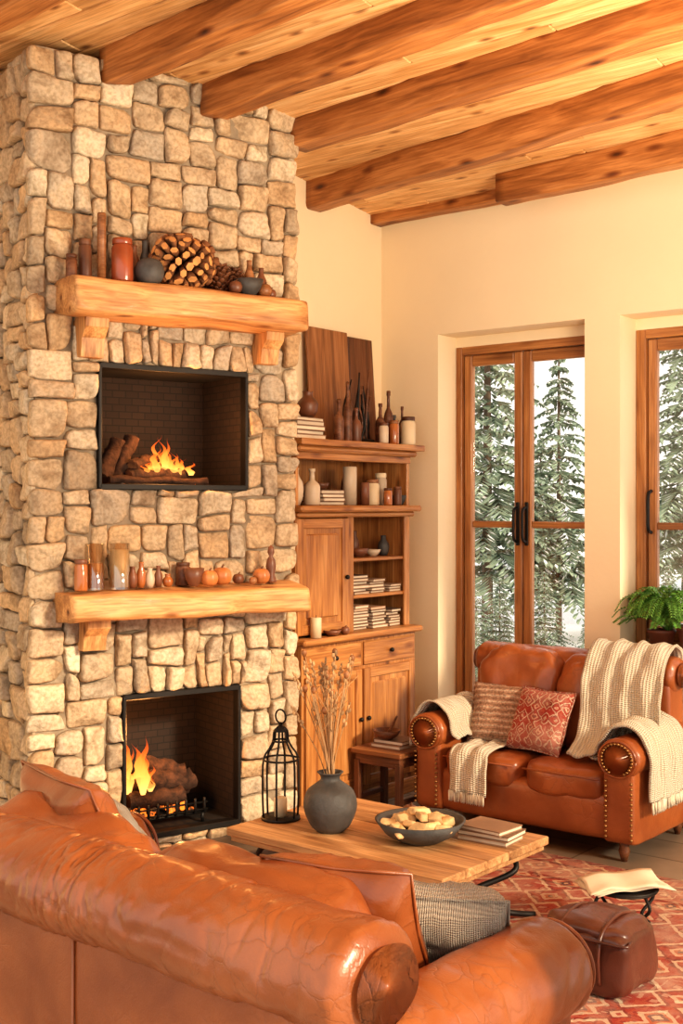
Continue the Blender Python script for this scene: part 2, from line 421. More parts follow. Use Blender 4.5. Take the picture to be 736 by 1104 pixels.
def beam(name, p0, p1, w, h, seed, drop=0):
    (u0, v0), (u1, v1) = p0, p1
    a = Vector((u0, -v0, ceil_z(v0)-h/2+.02-drop)); b_ = Vector((u1, -v1, ceil_z(v1)-h/2+.02-drop))
    d = b_-a; L = d.length; ang = math.atan2(d.y, d.x); pit = math.atan2(d.z, Vector((d.x, d.y)).length)
    M = T(*((a+b_)/2)) @ Matrix.Rotation(ang, 4, 'Z') @ Matrix.Rotation(-pit, 4, 'Y')
    mb = MB(name, [PINE]); mb.add(hewn(L, w, h, int(L*16), .011, 9, seed, 36)); mb.build(ROOM @ M)
beam('ceiling_beam', (-.0, .67), (5.5, 1.40), .14, .17, 1)
beam('ceiling_beam', (.48, 1.36), (5.8, 1.80), .14, .16, 2)
beam('ceiling_beam', (.36, 1.87), (5.8, 2.35), .14, .16, 3)
beam('ceiling_beam', (.20, 2.36), (5.8, 2.85), .15, .165, 4)
beam('ceiling_beam', (-.55, 2.96), (5.8, 3.4), .15, .17, 5)
beam('ceiling_beam', (-.55, 3.6), (5.8, 3.95), .15, .16, 6)
beam('ceiling_beam', (-.55, 4.4), (5.8, 4.6), .15, .16, 7)
beam('ceiling_beam', (1.05, .28), (5.8, .55), .13, .175, 8)
beam('ceiling_beam', (0, .06), (1.3, .08), .11, .07, 9)

bw = MB('wall_back', [PLAST])
for (x0, x1, z0, z1) in [(-.2, .431, 0, 3.53), (.431, 1.417, 2.742, 3.53), (1.417, 1.631, 0, 3.53), (1.631, 2.75, 0, .88), (1.631, 2.75, 2.742, 3.53), (2.75, 6.2, 0, 3.53)]:
    bw.add(box(x0, x1, 0, .30, z0, z1, 0), off=False, smooth=False)
for (x0, x1) in [(.431, 1.417), (1.631, 2.75)]:
    bw.add(box(x0, x1, .2, .29, 2.68, 2.745, 0), off=False, smooth=False)
bw.build(ROOM)
def slopewall(name, x0, x1, v0, v1):
    rings = [[(x, -v0, 0), (x, -v1, 0), (x, -v1, ceil_z(v1)+.02), (x, -v0, ceil_z(v0)+.02)] for x in (x0, x1)]
    w = MB(name, [PLAST]); w.add(loft(rings), smooth=False, off=False); w.build(ROOM)
slopewall('wall_left', -.2, 0, 0, 1.30)
slopewall('wall_left_front', -.90, -.70, 2.50, 6.2)
tb = MB('baseboard_back', [DOORW])
for x0, x1 in [(.0, .43), (1.418, 6.2)]:
    tb.add(box(x0, x1, -.018, 0, 0, .1, .004))
tb.build(ROOM)

fd = MB('door_1', [DOORW, GLASS, IRON])
Y0, Y1 = .205, .27
def rb(mb, x0, x1, y0, y1, z0, z1, mat=0, grain='x', r=.004, sm=False): mb.add(box(x0, x1, y0, y1, z0, z1, r), mat, None, sm, grain)
rb(fd, .433, .475, Y0-.01, Y1, 0, 2.68, 0, 'z'); rb(fd, 1.372, 1.415, Y0-.01, Y1, 0, 2.68, 0, 'z'); rb(fd, .475, 1.372, Y0-.01, Y1, 2.63, 2.68)
rb(fd, .433, 1.415, Y0-.02, Y1+.03, 0, .03)
for a0, a1 in [(.478, .892), (.896, 1.37)]:
    sw = .058
    rb(fd, a0, a0+sw, Y0+.01, Y1-.01, .03, 2.628, 0, 'z', .008); rb(fd, a1-sw, a1, Y0+.01, Y1-.01, .03, 2.628, 0, 'z', .008)
    rb(fd, a0+sw, a1-sw, Y0+.01, Y1-.01, 2.56, 2.628, 0, 'x', .008); rb(fd, a0+sw, a1-sw, Y0+.01, Y1-.01, .03, .25, 0, 'x', .008)
    rb(fd, a0+sw, a1-sw, Y0+.015, Y1-.015, 1.565, 1.605, 0, 'x', .006)
    rb(fd, a0+sw, a1-sw, .236, .240, .25, 2.56, 1)
for x in (.864, .925):
    rb(fd, x-.012, x+.012, Y0-.0, Y0+.012, 1.46, 1.72, 2, 'x', .004)
    fd.add(tube(catm([(x, Y0, 1.69), (x, Y0-.04, 1.67), (x, Y0-.045, 1.58), (x, Y0-.04, 1.50), (x, Y0, 1.48)], 6), .009, 8), 2)
fd.build(ROOM)
wd = MB('window_1', [DOORW, GLASS, IRON])
rb(wd, 1.633, 1.69, Y0-.01, Y1, .9, 2.68, 0, 'z'); rb(wd, 2.69, 2.748, Y0-.01, Y1, .9, 2.68, 0, 'z'); rb(wd, 1.69, 2.69, Y0-.01, Y1, 2.63, 2.68); rb(wd, 1.69, 2.69, Y0-.01, Y1, .9, .95)
for a0, a1 in [(1.692, 2.188), (2.192, 2.688)]:
    sw = .055
    rb(wd, a0, a0+sw, Y0+.01, Y1-.01, .95, 2.628, 0, 'z', .008); rb(wd, a1-sw, a1, Y0+.01, Y1-.01, .95, 2.628, 0, 'z', .008)
    rb(wd, a0+sw, a1-sw, Y0+.01, Y1-.01, 2.56, 2.628, 0, 'x', .008); rb(wd, a0+sw, a1-sw, Y0+.01, Y1-.01, .95, 1.03, 0, 'x', .008)
    rb(wd, a0+sw, a1-sw, Y0+.015, Y1-.015, 1.565, 1.605); rb(wd, a0+sw, a1-sw, .236, .240, 1.0, 2.57, 1)
wd.add(tube(catm([(1.72, Y0, 1.78), (1.72, Y0-.04, 1.76), (1.72, Y0-.045, 1.66), (1.72, Y0-.04, 1.57), (1.72, Y0, 1.55)], 6), .010, 8), 2)
wd.build(ROOM)
sl = MB('trim_1', [PLAST]); sl.add(box(1.60, 2.78, -.03, .2, .875, .90, .006)); sl.build(ROOM)

# ============================================================ CHIMNEY
TOP = 3.78
UO = (.297, 1.077, 1.78, 2.36); LO = (.418, 1.035, .12, .805)
SIZES = [(3, 3)]*6+[(4, 3)]*6+[(3, 2)]*5+[(2, 3)]*3+[(4, 2)]*5+[(3, 1)]*3+[(4, 1)]*3+[(2, 2)]*3+[(5, 3)]*3+[(3, 4)]*3+[(4, 4)]*2+[(5, 2)]*2+[(5, 4)]
def gridlines(a, b_, marks, step=.043):
    pts = sorted(set([a, b_]+[m for m in marks if a < m < b_])); out = [a]
    for p_, q_ in zip(pts[:-1], pts[1:]):
        n = max(1, round((q_-p_)/step))
        for i in range(1, n+1): out.append(p_+(q_-p_)*i/n)
    return out
def stones(mb, x0, x1, z0, z1, holes, mapf):
    xs = gridlines(x0, x1, [h[k] for h in holes for k in (0, 1)]); zs = gridlines(z0, z1, [h[k] for h in holes for k in (2, 3)])
    nx, nz = len(xs)-1, len(zs)-1; occ = [[False]*nz for _ in range(nx)]; rects = []
    def fill(i, j, w, h):
        for a in range(i, i+w):
            for c_ in range(j, j+h): occ[a][c_] = True
    for i in range(nx):
        for j in range(nz):
            cx, cz = (xs[i]+xs[i+1])/2, (zs[j]+zs[j+1])/2
            for h in holes:
                if h[0] < cx < h[1] and h[2] < cz < h[3]: occ[i][j] = True
    for h in holes:
        i = 0
        while i < nx:
            if xs[i] >= h[0]-.05 and xs[i+1] <= h[1]+.05:
                j = [k for k in range(nz) if zs[k] >= h[3]-1e-6][0]
                w = random.choice((1, 2, 2)); hh = random.choice((3, 3, 4))
                if xs[min(nx, i+w)] > h[1]+.05: w = 1
                fill(i, j, w, hh); rects.append((xs[i], xs[i+w], zs[j], zs[j+hh])); i += w
            else: i += 1
    for j in range(nz):
        for i in range(nx):
            if occ[i][j]: continue
            best = None; bs = -1
            # free run to the right; absorb a leftover single column into the stone
            run = 0
            while i+run < nx and not occ[i+run][j]: run += 1
            for _ in range(7):
                w, h = random.choice(SIZES); w = min(w, run)
                if run-w == 1: w = w+1 if w < 5 else w-1
                while h > 1 and not (j+h <= nz and all(not occ[a][c_] for a in range(i, i+w) for c_ in range(j, j+h))): h -= 1
                if w == 1 and h > 2: h = random.choice((1, 2))
                s_ = w*h if max(w, h)/min(w, h) < 2.6 else w*h*.4
                s_ = min(s_, 6)+U(0, 2)
                if s_ > bs: best, bs = (w, h), s_
            w, h = best; fill(i, j, w, h); rects.append((xs[i], xs[i+w], zs[j], zs[j+h]))
    def warp(x, z):
        dx = .020*noise.noise(Vector((x*8, z*8, 1.3)))+.012*noise.noise(Vector((x*22, z*22, 5.1))); dz = .020*noise.noise(Vector((x*8, z*8, 8.7)))+.012*noise.noise(Vector((x*22, z*22, 2.1)))
        X, Z = x+dx, z+dz
        for (a0, a1, b0, b1) in holes:
            if a0 <= x <= a1 and b0 <= z <= b1:
                if abs(x-a0) < 1e-5: X = min(X, a0)
                if abs(x-a1) < 1e-5: X = max(X, a1)
                if abs(z-b0) < 1e-5: Z = min(Z, b0)
                if abs(z-b1) < 1e-5: Z = max(Z, b1)
        return X, Z
    for (a, b_, c_, d_) in rects:
        mn = min(b_-a, d_-c_); poly = []
        for (px, pz, ax, az, bx, bz) in [(a, c_, 0, 1, 1, 0), (b_, c_, -1, 0, 0, 1), (b_, d_, 0, -1, -1, 0), (a, d_, 1, 0, 0, -1)]:
            k = U(.03, .11)*mn if U(0, 1) < .7 else U(.11, .28)*mn
            k2 = k*U(.6, 1.5)
            poly.append(tuple(u+v_*k for u, v_ in zip(warp(px, pz), (ax, az))))
            poly.append(tuple(u+v_*k2 for u, v_ in zip(warp(px, pz), (bx, bz))))
        cx = sum(p[0] for p in poly)/8; cz = sum(p[1] for p in poly)/8
        q = []
        for (x, z) in poly:
            g_ = .0034; q.append((x-math.copysign(min(g_, abs(x-cx)*.5), x-cx), z-math.copysign(min(g_, abs(z-cz)*.5), z-cz)))
        for it in range(2):
            r = []; f = (.20, .25)[it]
            for i in range(len(q)):
                A, B = q[i], q[(i+1) % len(q)]
                r.append((A[0]*(1-f)+B[0]*f, A[1]*(1-f)+B[1]*f)); r.append((A[0]*f+B[0]*(1-f), A[1]*f+B[1]*(1-f)))
            q = r
        D = U(.018, .050); ax, az = U(-.22, .22), U(-.22, .22)
        rings = []
        for ins, dp in [(0, -.012), (0, .38), (.0025, .70), (.007, .90), (.015, .99), (.034, 1.03), (.06, 1.04), (9, 1.04)]:
            ring = []
            for (x, z) in q:
                dd = math.hypot(x-cx, z-cz); k = max(.04, 1-ins/max(dd, .008)) if ins < 1 else .02
                if ins >= .03: k = max(k, .3 if ins < .05 else .12) if ins < 1 else .02
                X = cx+(x-cx)*k; Z = cz+(z-cz)*k
                d = D*dp if dp > 0 else dp
                if dp > 0:
                    d += (ax*(X-cx)+az*(Z-cz))*dp
                    d += .012*noise.noise(Vector((X*14, Z*14, cx*9)))+.007*noise.noise(Vector((X*38, Z*38, 3)))
                jx = .006*noise.noise(Vector((X*30, Z*30, 7))) if dp > 0 else 0
                ring.append(mapf(X+jx, Z+jx, max(d, -.012)))
            rings.append(ring)
        mb.add(loft(rings), 0)
cb = MB('stone_fireplace', [STONE, MORT, FBRICK, BLACK, IRON, SLATE])
for (a, b_, z0, z1) in [(0, 1.35, 0, .12), (0, LO[0], .12, .805), (LO[1], 1.35, .12, .805), (0, 1.35, .805, 1.78), (0, UO[0], 1.78, 2.36), (UO[1], 1.35, 1.78, 2.36), (0, 1.35, 2.36, TOP)]:
    cb.add(box(a, b_, 0, .5, z0, z1, 0), 1, smooth=False, off=False)
cb.add(box(0, .85, .5, .82, 0, TOP, 0), 1, smooth=False, off=False)
cb.add(box(0, 1.3, .5, .52, 0, 3.5, 0), 1, smooth=False, off=False)
stones(cb, -.04, 1.385, 0, TOP, [UO, LO], lambda x, z, d: (x, -d, z))
stones(cb, -.0, .80, 0, TOP, [], lambda x, z, d: (-d, x, z))
stones(cb, 0.0, .26, 0, TOP, [], lambda x, z, d: (1.35+d*.8, x, z))
def firebox(o):
    a0, a1, z0, z1 = o; d = .44; e = .004
    def quad(p): cb.add((p, [[0, 1, 2, 3]]), 2, smooth=False, off=False, tcs=[(abs(q[0])+abs(q[1]), q[2], 0) for q in p])
    quad([(a0, d, z0), (a1, d, z0), (a1, d, z1), (a0, d, z1)])
    quad([(a0+e, -.0, z0), (a0+e, d, z0), (a0+e, d, z1), (a0+e, -.0, z1)])
    quad([(a1-e, -.0, z0), (a1-e, d, z0), (a1-e, d, z1), (a1-e, -.0, z1)])
    cb.add(box(a0, a1, -.02, d, z0, z0+.015, 0), 3, smooth=False); cb.add(box(a0, a1, 0, d, z1-.012, z1, 0), 3, smooth=False)
    for (x0, x1, q0, q1) in [(a0-.006, a0+.010, z0, z1), (a1-.010, a1+.006, z0, z1), (a0, a1, z1-.022, z1+.006), (a0, a1, z0-.006, z0+.022)]:
        cb.add(box(x0, x1, -.035, .02, q0, q1, .003), 4, smooth=False)
firebox(UO); firebox(LO)
cb.add(box(.28, 1.22, -.34, -.0, 0, .07, .008), 5, smooth=False)
cb.build(CH)

def mantel(x0, x1, z0, z1, dep, seed, brk):
    L = x1-x0; mb = MB('wooden_mantel', [MANT])
    mb.add(hewn(L, dep+.03, z1-z0, 70, .021, 6, seed, 44), 0, T((x0+x1)/2, -dep/2+.0, (z0+z1)/2))
    for bx, bw_, bh in brk:
        pr = [(.0, 0), (-dep*.62, 0), (-dep*.60, -bh*.3), (-dep*.42, -bh*.55), (-dep*.36, -bh), (0, -bh)]
        rings = [[(bx+q, y, z0+.012+z) for y, z in pr] for q in (-bw_/2, -bw_/2+.005, bw_/2-.005, bw_/2)]
        mb.add(loft(rings), 0, None, False, 'z')
    mb.build(CH)
mantel(.087, 1.285, 2.555, 2.71, .25, 3, [(.235, .11, .19), (1.17, .10, .16)])
mantel(.08, 1.31, 1.175, 1.31, .25, 8, [(.245, .11, .15)])

def log(mb, a, b_, r, mat=0, emat=1, n=12):
    P = [Vector(a).lerp(Vector(b_), i/8)+Vector((0, 0, .006*math.sin(i*1.7))) for i in range(9)]
    vs, fs = tube(P, r, n, lump=.35)
    mb.add((vs, fs[:-2]), mat, grain='x')
    mb.add((vs[:n]+vs[-n:], [list(range(n)), list(range(n, 2*n))]), emat, smooth=False)
def flames(mb, cx, cy, z, W, H, n, seed):
    random.seed(seed)
    for i in range(n):
        t = (i+.5)/n; x = cx+(t-.5)*W+U(-.012, .012); h = H*(1-1.1*abs(t-.5))*U(.40, 1.1); r = U(.009, .018)*H/.15
        y = cy+U(-.06, .06); rings = []; tcs = []; m = 12; ph = U(0, 6)
        for k in range(19):
            q = k/18; rr = r*(math.sin(math.pi*min(1, q*.82+.16))**1.2)*(1-q**2.2)*(1+.4*noise.noise(Vector((q*6, ph, 0))))+.0005
            ox = .030*math.sin(q*6+ph)*q+.012*math.sin(q*13+ph*2)*q; oy = .012*math.cos(q*4+ph)*q
            rings.append([(x+ox+rr*math.cos(6.283*j/m), y+oy+.6*rr*math.sin(6.283*j/m), z+h*q) for j in range(m)])
            tcs += [(0, 0, q)]*m
        mb.add(loft(rings), 0, tcs=tcs)
lg = MB('firewood_pile', [CHAR, BARKC, EMBER])
log(lg, (.36, .12, 1.83), (.50, .22, 2.00), .045); log(lg, (.45, .14, 1.83), (.56, .2, 2.03), .035); log(lg, (.50, .10, 1.84), (.80, .13, 1.85), .035)
log(lg, (.56, .2, 1.86), (.82, .22, 1.87), .036); log(lg, (.52, .1, 1.89), (.68, .2, 1.93), .03); log(lg, (.38, .06, 1.82), (.9, .06, 1.815), .02)
for i in range(26): lg.add(ball(U(.012, .022), n=8), 2, T(U(.42, .9), U(.04, .25), 1.805))
lg.build(CH)
f1 = MB('fire_flames', [FLAME]); flames(f1, .72, .13, 1.85, .28, .22, 13, 4); flames(f1, .71, .2, 1.86, .22, .18, 9, 5); f1.build(CH)
lg = MB('firewood_pile', [CHAR, BARKC, EMBER])
log(lg, (.50, .12, .27), (.80, .13, .265), .042); log(lg, (.55, .22, .28), (.86, .22, .28), .045); log(lg, (.62, .15, .35), (.88, .2, .31), .05)
log(lg, (.64, .24, .42), (.84, .18, .36), .04); log(lg, (.48, .2, .3), (.62, .1, .36), .03)
for i in range(22): lg.add(ball(U(.012, .022), n=8), 2, T(U(.48, .85), U(.06, .25), .20))
lg.build(CH)
f2 = MB('fire_flames', [FLAME]); flames(f2, .55, .10, .31, .20, .32, 10, 8); flames(f2, .55, .2, .32, .16, .27, 8, 9); f2.build(CH)
random.seed(21)
gr = MB('fire_grate', [IRON])
for i in range(9):
    x = .47+i*.05; gr.add(tube(catm([(x, .03, .26), (x, .04, .19), (x, .15, .185), (x, .30, .19)], 5), .007, 6), 0)
for y in (.05, .27): gr.add(tube([(.45, y, .185), (.89, y, .185)], .008, 6), 0)
for z in (.20, .235): gr.add(tube([(.45, .035, z), (.89, .035, z)], .005, 6), 0)
for x in (.47, .87):
    for y in (.05, .27): gr.add(tube([(x, y, .185), (x, y, .137)], .009, 6), 0)
gr.build(CH)

# ------------------------------------------------------------ generic small things
def obj(name, geos, mats, M):
    mb = MB(name, mats)
    for g_ in geos:
        mb.add(g_[0], g_[1], g_[2] if len(g_) > 2 else None)
    return mb.build(M)
def vase(name, h, r, neck, mat, M, lip=1.15, belly=.42):
    pr = [(r*.5, 0), (r*.62, .0), (r*.9, h*.2), (r, h*belly), (r*.88, h*.62), (r*.5, h*.78), (neck, h*.86), (neck, h*.94), (neck*lip, h), (neck*.9, h), (neck*.85, h*.9), (neck*.5, h*.84)]
    return obj(name, [(lathe(pr, 32), 0)], [mat], M)
def bottle(name, h, r, mat, M):
    pr = [(r*.9, 0), (r, h*.03), (r, h*.5), (r*.85, h*.58), (r*.35, h*.68), (r*.3, h*.9), (r*.42, h*.92), (r*.42, h), (r*.2, h)]
    return obj(name, [(lathe(pr, 20), 0)], [mat], M)
def jar(name, h, r, mat, lidm, M):
    return obj(name, [(lathe([(r*.93, 0), (r, h*.04), (r, h*.78), (r*.85, h*.84), (r*.85, h*.86)], 24), 0), (lathe([(r*.9, h*.86), (r*.93, h*.87), (r*.93, h*.98), (r*.88, h)], 24), 1)], [mat, lidm], M)
def candle(name, h, r, mat, M):
    return obj(name, [(lathe([(r, 0), (r, h*.98), (r*.9, h), (r*.3, h*.985)], 24), 0), (tube([(0, 0, h*.98), (.002, 0, h+.012)], .0015, 5), 1)], [mat, IRON], M)
def bowl(name, r, h, mat, M, t=.008):
    pr = [(r*.4, 0), (r*.45, .002), (r*.78, h*.4), (r, h), (r-t, h), (r*.75-t*.5, h*.42+t), (r*.4, t*1.5), (.001, t*1.3)]
    return obj(name, [(lathe(pr, 36), 0)], [mat], M)
def books(name, n, w, d, M, th=(.014, .03), rot=6):
    mb = MB(name, [BOOKC, PAPER]); z = 0
    for i in range(n):
        t = U(*th); Mi = T(U(-.006, .006), U(-.006, .006), z) @ R(U(-rot, rot)); ww = w*U(.85, 1); dd = d*U(.88, 1); c_ = .004
        mb.add(box(-ww/2+.003, ww/2-.003, -dd/2+.003, dd/2-.003, .002, t-.002, 0), 1, Mi, False)
        prof = [(-ww/2, 0), (ww/2, 0), (ww/2, c_), (-ww/2+c_, c_), (-ww/2+c_, t-c_), (ww/2, t-c_), (ww/2, t), (-ww/2, t)]
        mb.add(loft([[(x, y, z_) for x, z_ in prof] for y in (-dd/2, dd/2)]), 0, Mi, False)
        z += t+.0003
    return mb.build(M)
def gourd(name, r, mat, M, rib=.04):
    pr = [(.0005, r*.08), (r*.35, 0), (r*.8, r*.25), (r, r*.85), (r*.82, r*1.45), (r*.4, r*1.72), (.001, r*1.62)]
    P = [(p[0], p[1]) for p in catm([(a, b_, 0) for a, b_ in pr], 4)]
    return obj(name, [(lathe([(max(.0004, a), b_) for a, b_ in P], 32, rib=rib), 0), (tube([(0, 0, r*1.6), (.004, 0, r*1.85), (.01, 0, r*2.0)], r*.1, 6), 1)], [mat, DARKW], M)
def cm(px): return 1.35-(.688+(195-px)*.00485)
Z1 = 2.718; Z2 = 1.318
def m1(px, y=-.13, z=Z1): return CH @ T(cm(px), y, z)
candle('wooden_candlestick', .31, .020, MEDW, m1(112, -.14))
jar('copper_jar', .20, .050, COPPER, COPPER, m1(131, -.16))
jar('small_brown_jar', .19, .03, BROWNC, DARKW, m1(99, -.10)); jar('small_brown_jar', .11, .026, DARKW, DARKW, m1(84, -.12))
vase('brown_vase', .19, .033, .015, BROWNC, m1(148, -.10))
vase('brown_vase', .22, .028, .014, GREYC, m1(160, -.10))
gourd('grey_pot', .068, GREYC, m1(156, -.19), .0)
wb = MB('wood_slice_ball', [BARKC, ENDG])
for i in range(110):
    ph = math.acos(1-2*(i+.5)/110); th = i*2.39996; d = Vector((math.sin(ph)*math.cos(th), math.sin(ph)*math.sin(th), math.cos(ph)))
    c0 = Vector((d.x*.158, d.y*.080, d.z*.118)); q = d.to_track_quat('Z', 'Y').to_matrix().to_4x4()
    r = U(.016, .024); vs, fs = lathe([(r*.9, -.06), (r, .0), (r, .010), (r*.93, .014)], 6)
    k = U(-.010, .010); Mx = T(*c0) @ q @ R(U(0, 360)) @ T(0, 0, k) @ S(U(.9, 1.4), U(.7, 1.0), 1)
    wb.add((vs, fs[:-1]), 0, Mx); wb.add((vs, fs[-1:]), 1, Mx, False)
wb.build(m1(197, -.145, Z1+.132))
def pinecone(r, h, M):
    mb = MB('pinecone', [DARKW]); mb.add(ball(r*.7, sz=h/r*.6), 0, T(0, 0, h/2))
    for i in range(70):
        t = (i+.5)/70; th = i*2.39996; z = h*t; rr = r*math.sin(math.pi*(.12+.8*t))
        mb.add(ball(r*.22, n=6), 0, T(rr*math.cos(th)*.85, rr*math.sin(th)*.85, z) @ R(math.degrees(th)) @ R(-35, 'Y') @ S(1.5, 1.1, .45))
    return mb.build(M)
pinecone(.06, .15, m1(240, -.12)); pinecone(.055, .14, m1(257, -.11))
bowl('grey_bowl', .072, .075, GREYC, m1(264, -.19))
gourd('wooden_ball', .033, BROWNC, m1(246, -.215), 0); gourd('wooden_ball', .036, MEDW, m1(281, -.20), 0); gourd('wooden_ball', .028, BROWNC, m1(293, -.16), 0)
vase('brown_vase', .16, .03, .012, BROWNC, m1(289, -.10)); vase('brown_vase', .19, .028, .012, MEDW, m1(275, -.10))
def m2(px, y=-.13): return CH @ T(cm(px), y, Z2)
def glassjar(name, h, r, fill, fm, M):
    return obj(name, [(lathe([(r, 0), (r, h), (r*.93, h), (r*.93, .008), (.001, .008)], 24, caps=False), 0), (lathe([(r*.9, .01), (r*.9, fill), (.001, fill)], 24), 1)], [JGLASS, fm], M)
jar('amber_jar', .14, .030, AMBER, BROWNC, m2(90, -.16)); glassjar('glass_candle_jar', .21, .045, .12, AMBER, m2(106, -.13)); glassjar('glass_candle_jar', .21, .047, .18, CANDLE, m2(129, -.15))
for px, h, r, m in [(145, .10, .024, BROWNC), (154, .12, .022, AMBER), (163, .09, .024, WHITEC), (172, .10, .020, BROWNC), (182, .06, .026, AMBER)]:
    vase('small_vase', h, r, r*.5, m, m2(px, -.12))
bowl('clay_bowl', .05, .085, BROWNC, m2(206, -.16)); jar('dark_tin', .11, .035, DARKW, DARKW, m2(202, -.085))
gourd('orange_gourd', .042, ORNG, m2(221, -.18)); gourd('orange_gourd', .048, ORNG, m2(239, -.14)); gourd('orange_gourd', .042, ORNG, m2(282, -.16))
gourd('wooden_ball', .028, BROWNC, m2(260, -.12), 0); gourd('wooden_ball', .020, MEDW, m2(270, -.18), 0)
fg = MB('carved_figurine', [BROWNC]); fg.add(lathe([(.026, 0), (.028, .01), (.018, .04), (.026, .08), (.02, .115), (.009, .13), (.018, .15), (.014, .175), (.003, .185)], 20)); fg.build(m2(297, -.13))

# ============================================================ CABINET
cab = MB('wooden_hutch', [CABW, IRON])
def cbx(u0, u1, v0, v1, z0, z1, g_='y', r=.004, m=0): cab.add(box(u0, u1, -v1, -v0, z0, z1, r), m, None, False, g_)
V0, V1 = .2, 1.24
cbx(.01, .36, V0, V0+.025, .985, 1.99, 'z'); cbx(.01, .36, V1-.025, V1, .985, 1.99, 'z'); cbx(.01, .36, .75, .775, .985, 1.67, 'z')
cbx(.01, .025, V0, V1, .985, 2.0, 'z')
cbx(.01, .42, .12, 1.255, 2.025, 2.06); cbx(.01, .395, .16, 1.25, 1.99, 2.025, r=.012); cbx(.30, .37, V0, V1, 1.95, 1.99)
cbx(.01, .42, .15, 1.255, 1.665, 1.70, r=.01); cbx(.01, .39, .18, 1.25, 1.635, 1.665, r=.01)
for z in (1.38, 1.17): cbx(.02, .35, V0+.02, .755, z, z+.02)
cbx(.345, .362, V0, V0+.05, .985, 1.64, 'z'); cbx(.345, .362, .74, .79, .985, 1.64, 'z')
def pdoor(v0, v1, z0, z1, u, knobv=None, kz=None):
    f = .055
    cbx(u, u+.022, v0, v0+f, z0, z1, 'z'); cbx(u, u+.022, v1-f, v1, z0, z1, 'z'); cbx(u, u+.022, v0+f, v1-f, z1-f, z1); cbx(u, u+.022, v0+f, v1-f, z0, z0+f)
    cbx(u-.004, u+.010, v0+f, v1-f, z0+f, z1-f, 'z', .0); cbx(u, u+.018, v0+f+.03, v1-f-.03, z0+f+.03, z1-f-.03, 'z', .008)
    if knobv: cab.add(ball(.013), 1, T(u+.035, -knobv, kz))
pdoor(.79, 1.235, 1.0, 1.63, .345, .82, 1.3)
cbx(.01, .44, .165, 1.258, .95, .985, r=.01)
cbx(.01, .40, V0, V1, .09, .95, 'z', .002); cbx(.01, .42, .18, 1.25, 0, .09)
for a, b_ in [(.225, .71), (.74, 1.22)]:
    cbx(.40, .415, a, b_, .80, .93); cab.add(ball(.013), 1, T(.43, -(a+b_)/2, .865))
pdoor(.225, .715, .12, .78, .398, .69, .5); pdoor(.735, 1.22, .12, .78, .398, .76, .5)
cab.build(ROOM)
def cr(u, v, z): return ROOM @ T(u, -v, z)
ZT = 2.062; ZU = 1.702
pn = MB('leaning_wood_panel', [MEDW])
pn.add(box(-.008, .008, -.19, .19, 0, .68, .004), 0, None, False, 'z')
pn.build(cr(.09, .60, ZT) @ R(-4, 'Y'))
pn = MB('leaning_dark_board', [DARKW]); pn.add(box(-.008, .008, -.12, .12, 0, .66, .004), 0, None, False, 'z'); pn.build(cr(.085, .28, ZT) @ R(-4, 'Y'))
dw = MB('driftwood_sculpture', [IRON, DARKW]); dw.add(box(-.04, .04, -.12, .12, 0, .03, .006), 0)
for i in range(14):
    y = -.11+.017*i; h = U(.20, .46); dw.add(tube(catm([(0, y, .02), (U(-.02, .02), y+U(-.03, .03), h*.5), (U(-.02, .02), y+U(-.05, .05), h)], 6), .015, 7, .004, .6), i % 2)
dw.build(cr(.2, .50, ZT))
books('book_stack', 5, .2, .26, cr(.24, 1.09, ZT), (.018, .028)); vase('brown_vase', .14, .06, .028, BROWNC, cr(.24, 1.00, ZT+.13), belly=.5)
for v, h, r, m in [(.80, .24, .030, DARKW), (.72, .34, .026, DARKW), (.64, .2, .03, BROWNC), (.41, .24, .03, DARKW), (.33, .32, .028, DARKW), (.27, .18, .026, GREYC)]:
    bottle('glass_bottle', h, r, m, cr(.30, v, ZT))
jar('candle_jar', .17, .045, CANDLE, DARKW, cr(.35, .20, ZT)); jar('candle_jar', .14, .030, AMBER, MEDW, cr(.36, .355, ZT)); bottle('glass_bottle', .24, .022, DARKW, cr(.27, .15, ZT)); jar('candle_jar', .12, .028, WHITEC, DARKW, cr(.37, .47, ZT))
books('book_stack', 4, .2, .2, cr(.25, .90, ZU), (.015, .025)); bowl('clay_bowl', .05, .04, BROWNC, cr(.25, .90, ZU+.085))
vase('white_vase', .2, .05, .022, WHITEC, cr(.3, 1.18, ZU)); bottle('white_bottle', .2, .045, WHITEC, cr(.33, 1.07, ZU)); candle('pillar_candle', .22, .040, WHITEC, cr(.3, .70, ZU))
candle('pillar_candle', .13, .025, BROWNC, cr(.34, .61, ZU)); jar('candle_jar', .15, .042, CANDLE, MEDW, cr(.3, .49, ZU)); jar('candle_jar', .19, .036, WHITEC, CANDLE, cr(.28, .38, ZU)); bowl('grey_bowl', .045, .06, GREYC, cr(.32, .25, ZU)); vase('brown_vase', .22, .035, .015, BROWNC, cr(.18, .58, ZU)); jar('small_brown_jar', .10, .026, AMBER, DARKW, cr(.37, .43, ZU)); jar('small_brown_jar', .11, .024, BROWNC, DARKW, cr(.36, .32, ZU))
books('book_stack', 6, .2, .15, cr(.24, .64, 1.191), (.014, .02)); books('book_stack', 5, .2, .14, cr(.24, .47, 1.191), (.014, .02)); books('book_stack', 3, .2, .12, cr(.24, .31, 1.191), (.014, .02))
books('book_stack', 8, .2, .15, cr(.24, .64, .987), (.014, .02)); books('book_stack', 7, .2, .15, cr(.24, .465, .987), (.014, .02)); books('book_stack', 6, .2, .12, cr(.24, .31, .987), (.014, .02))
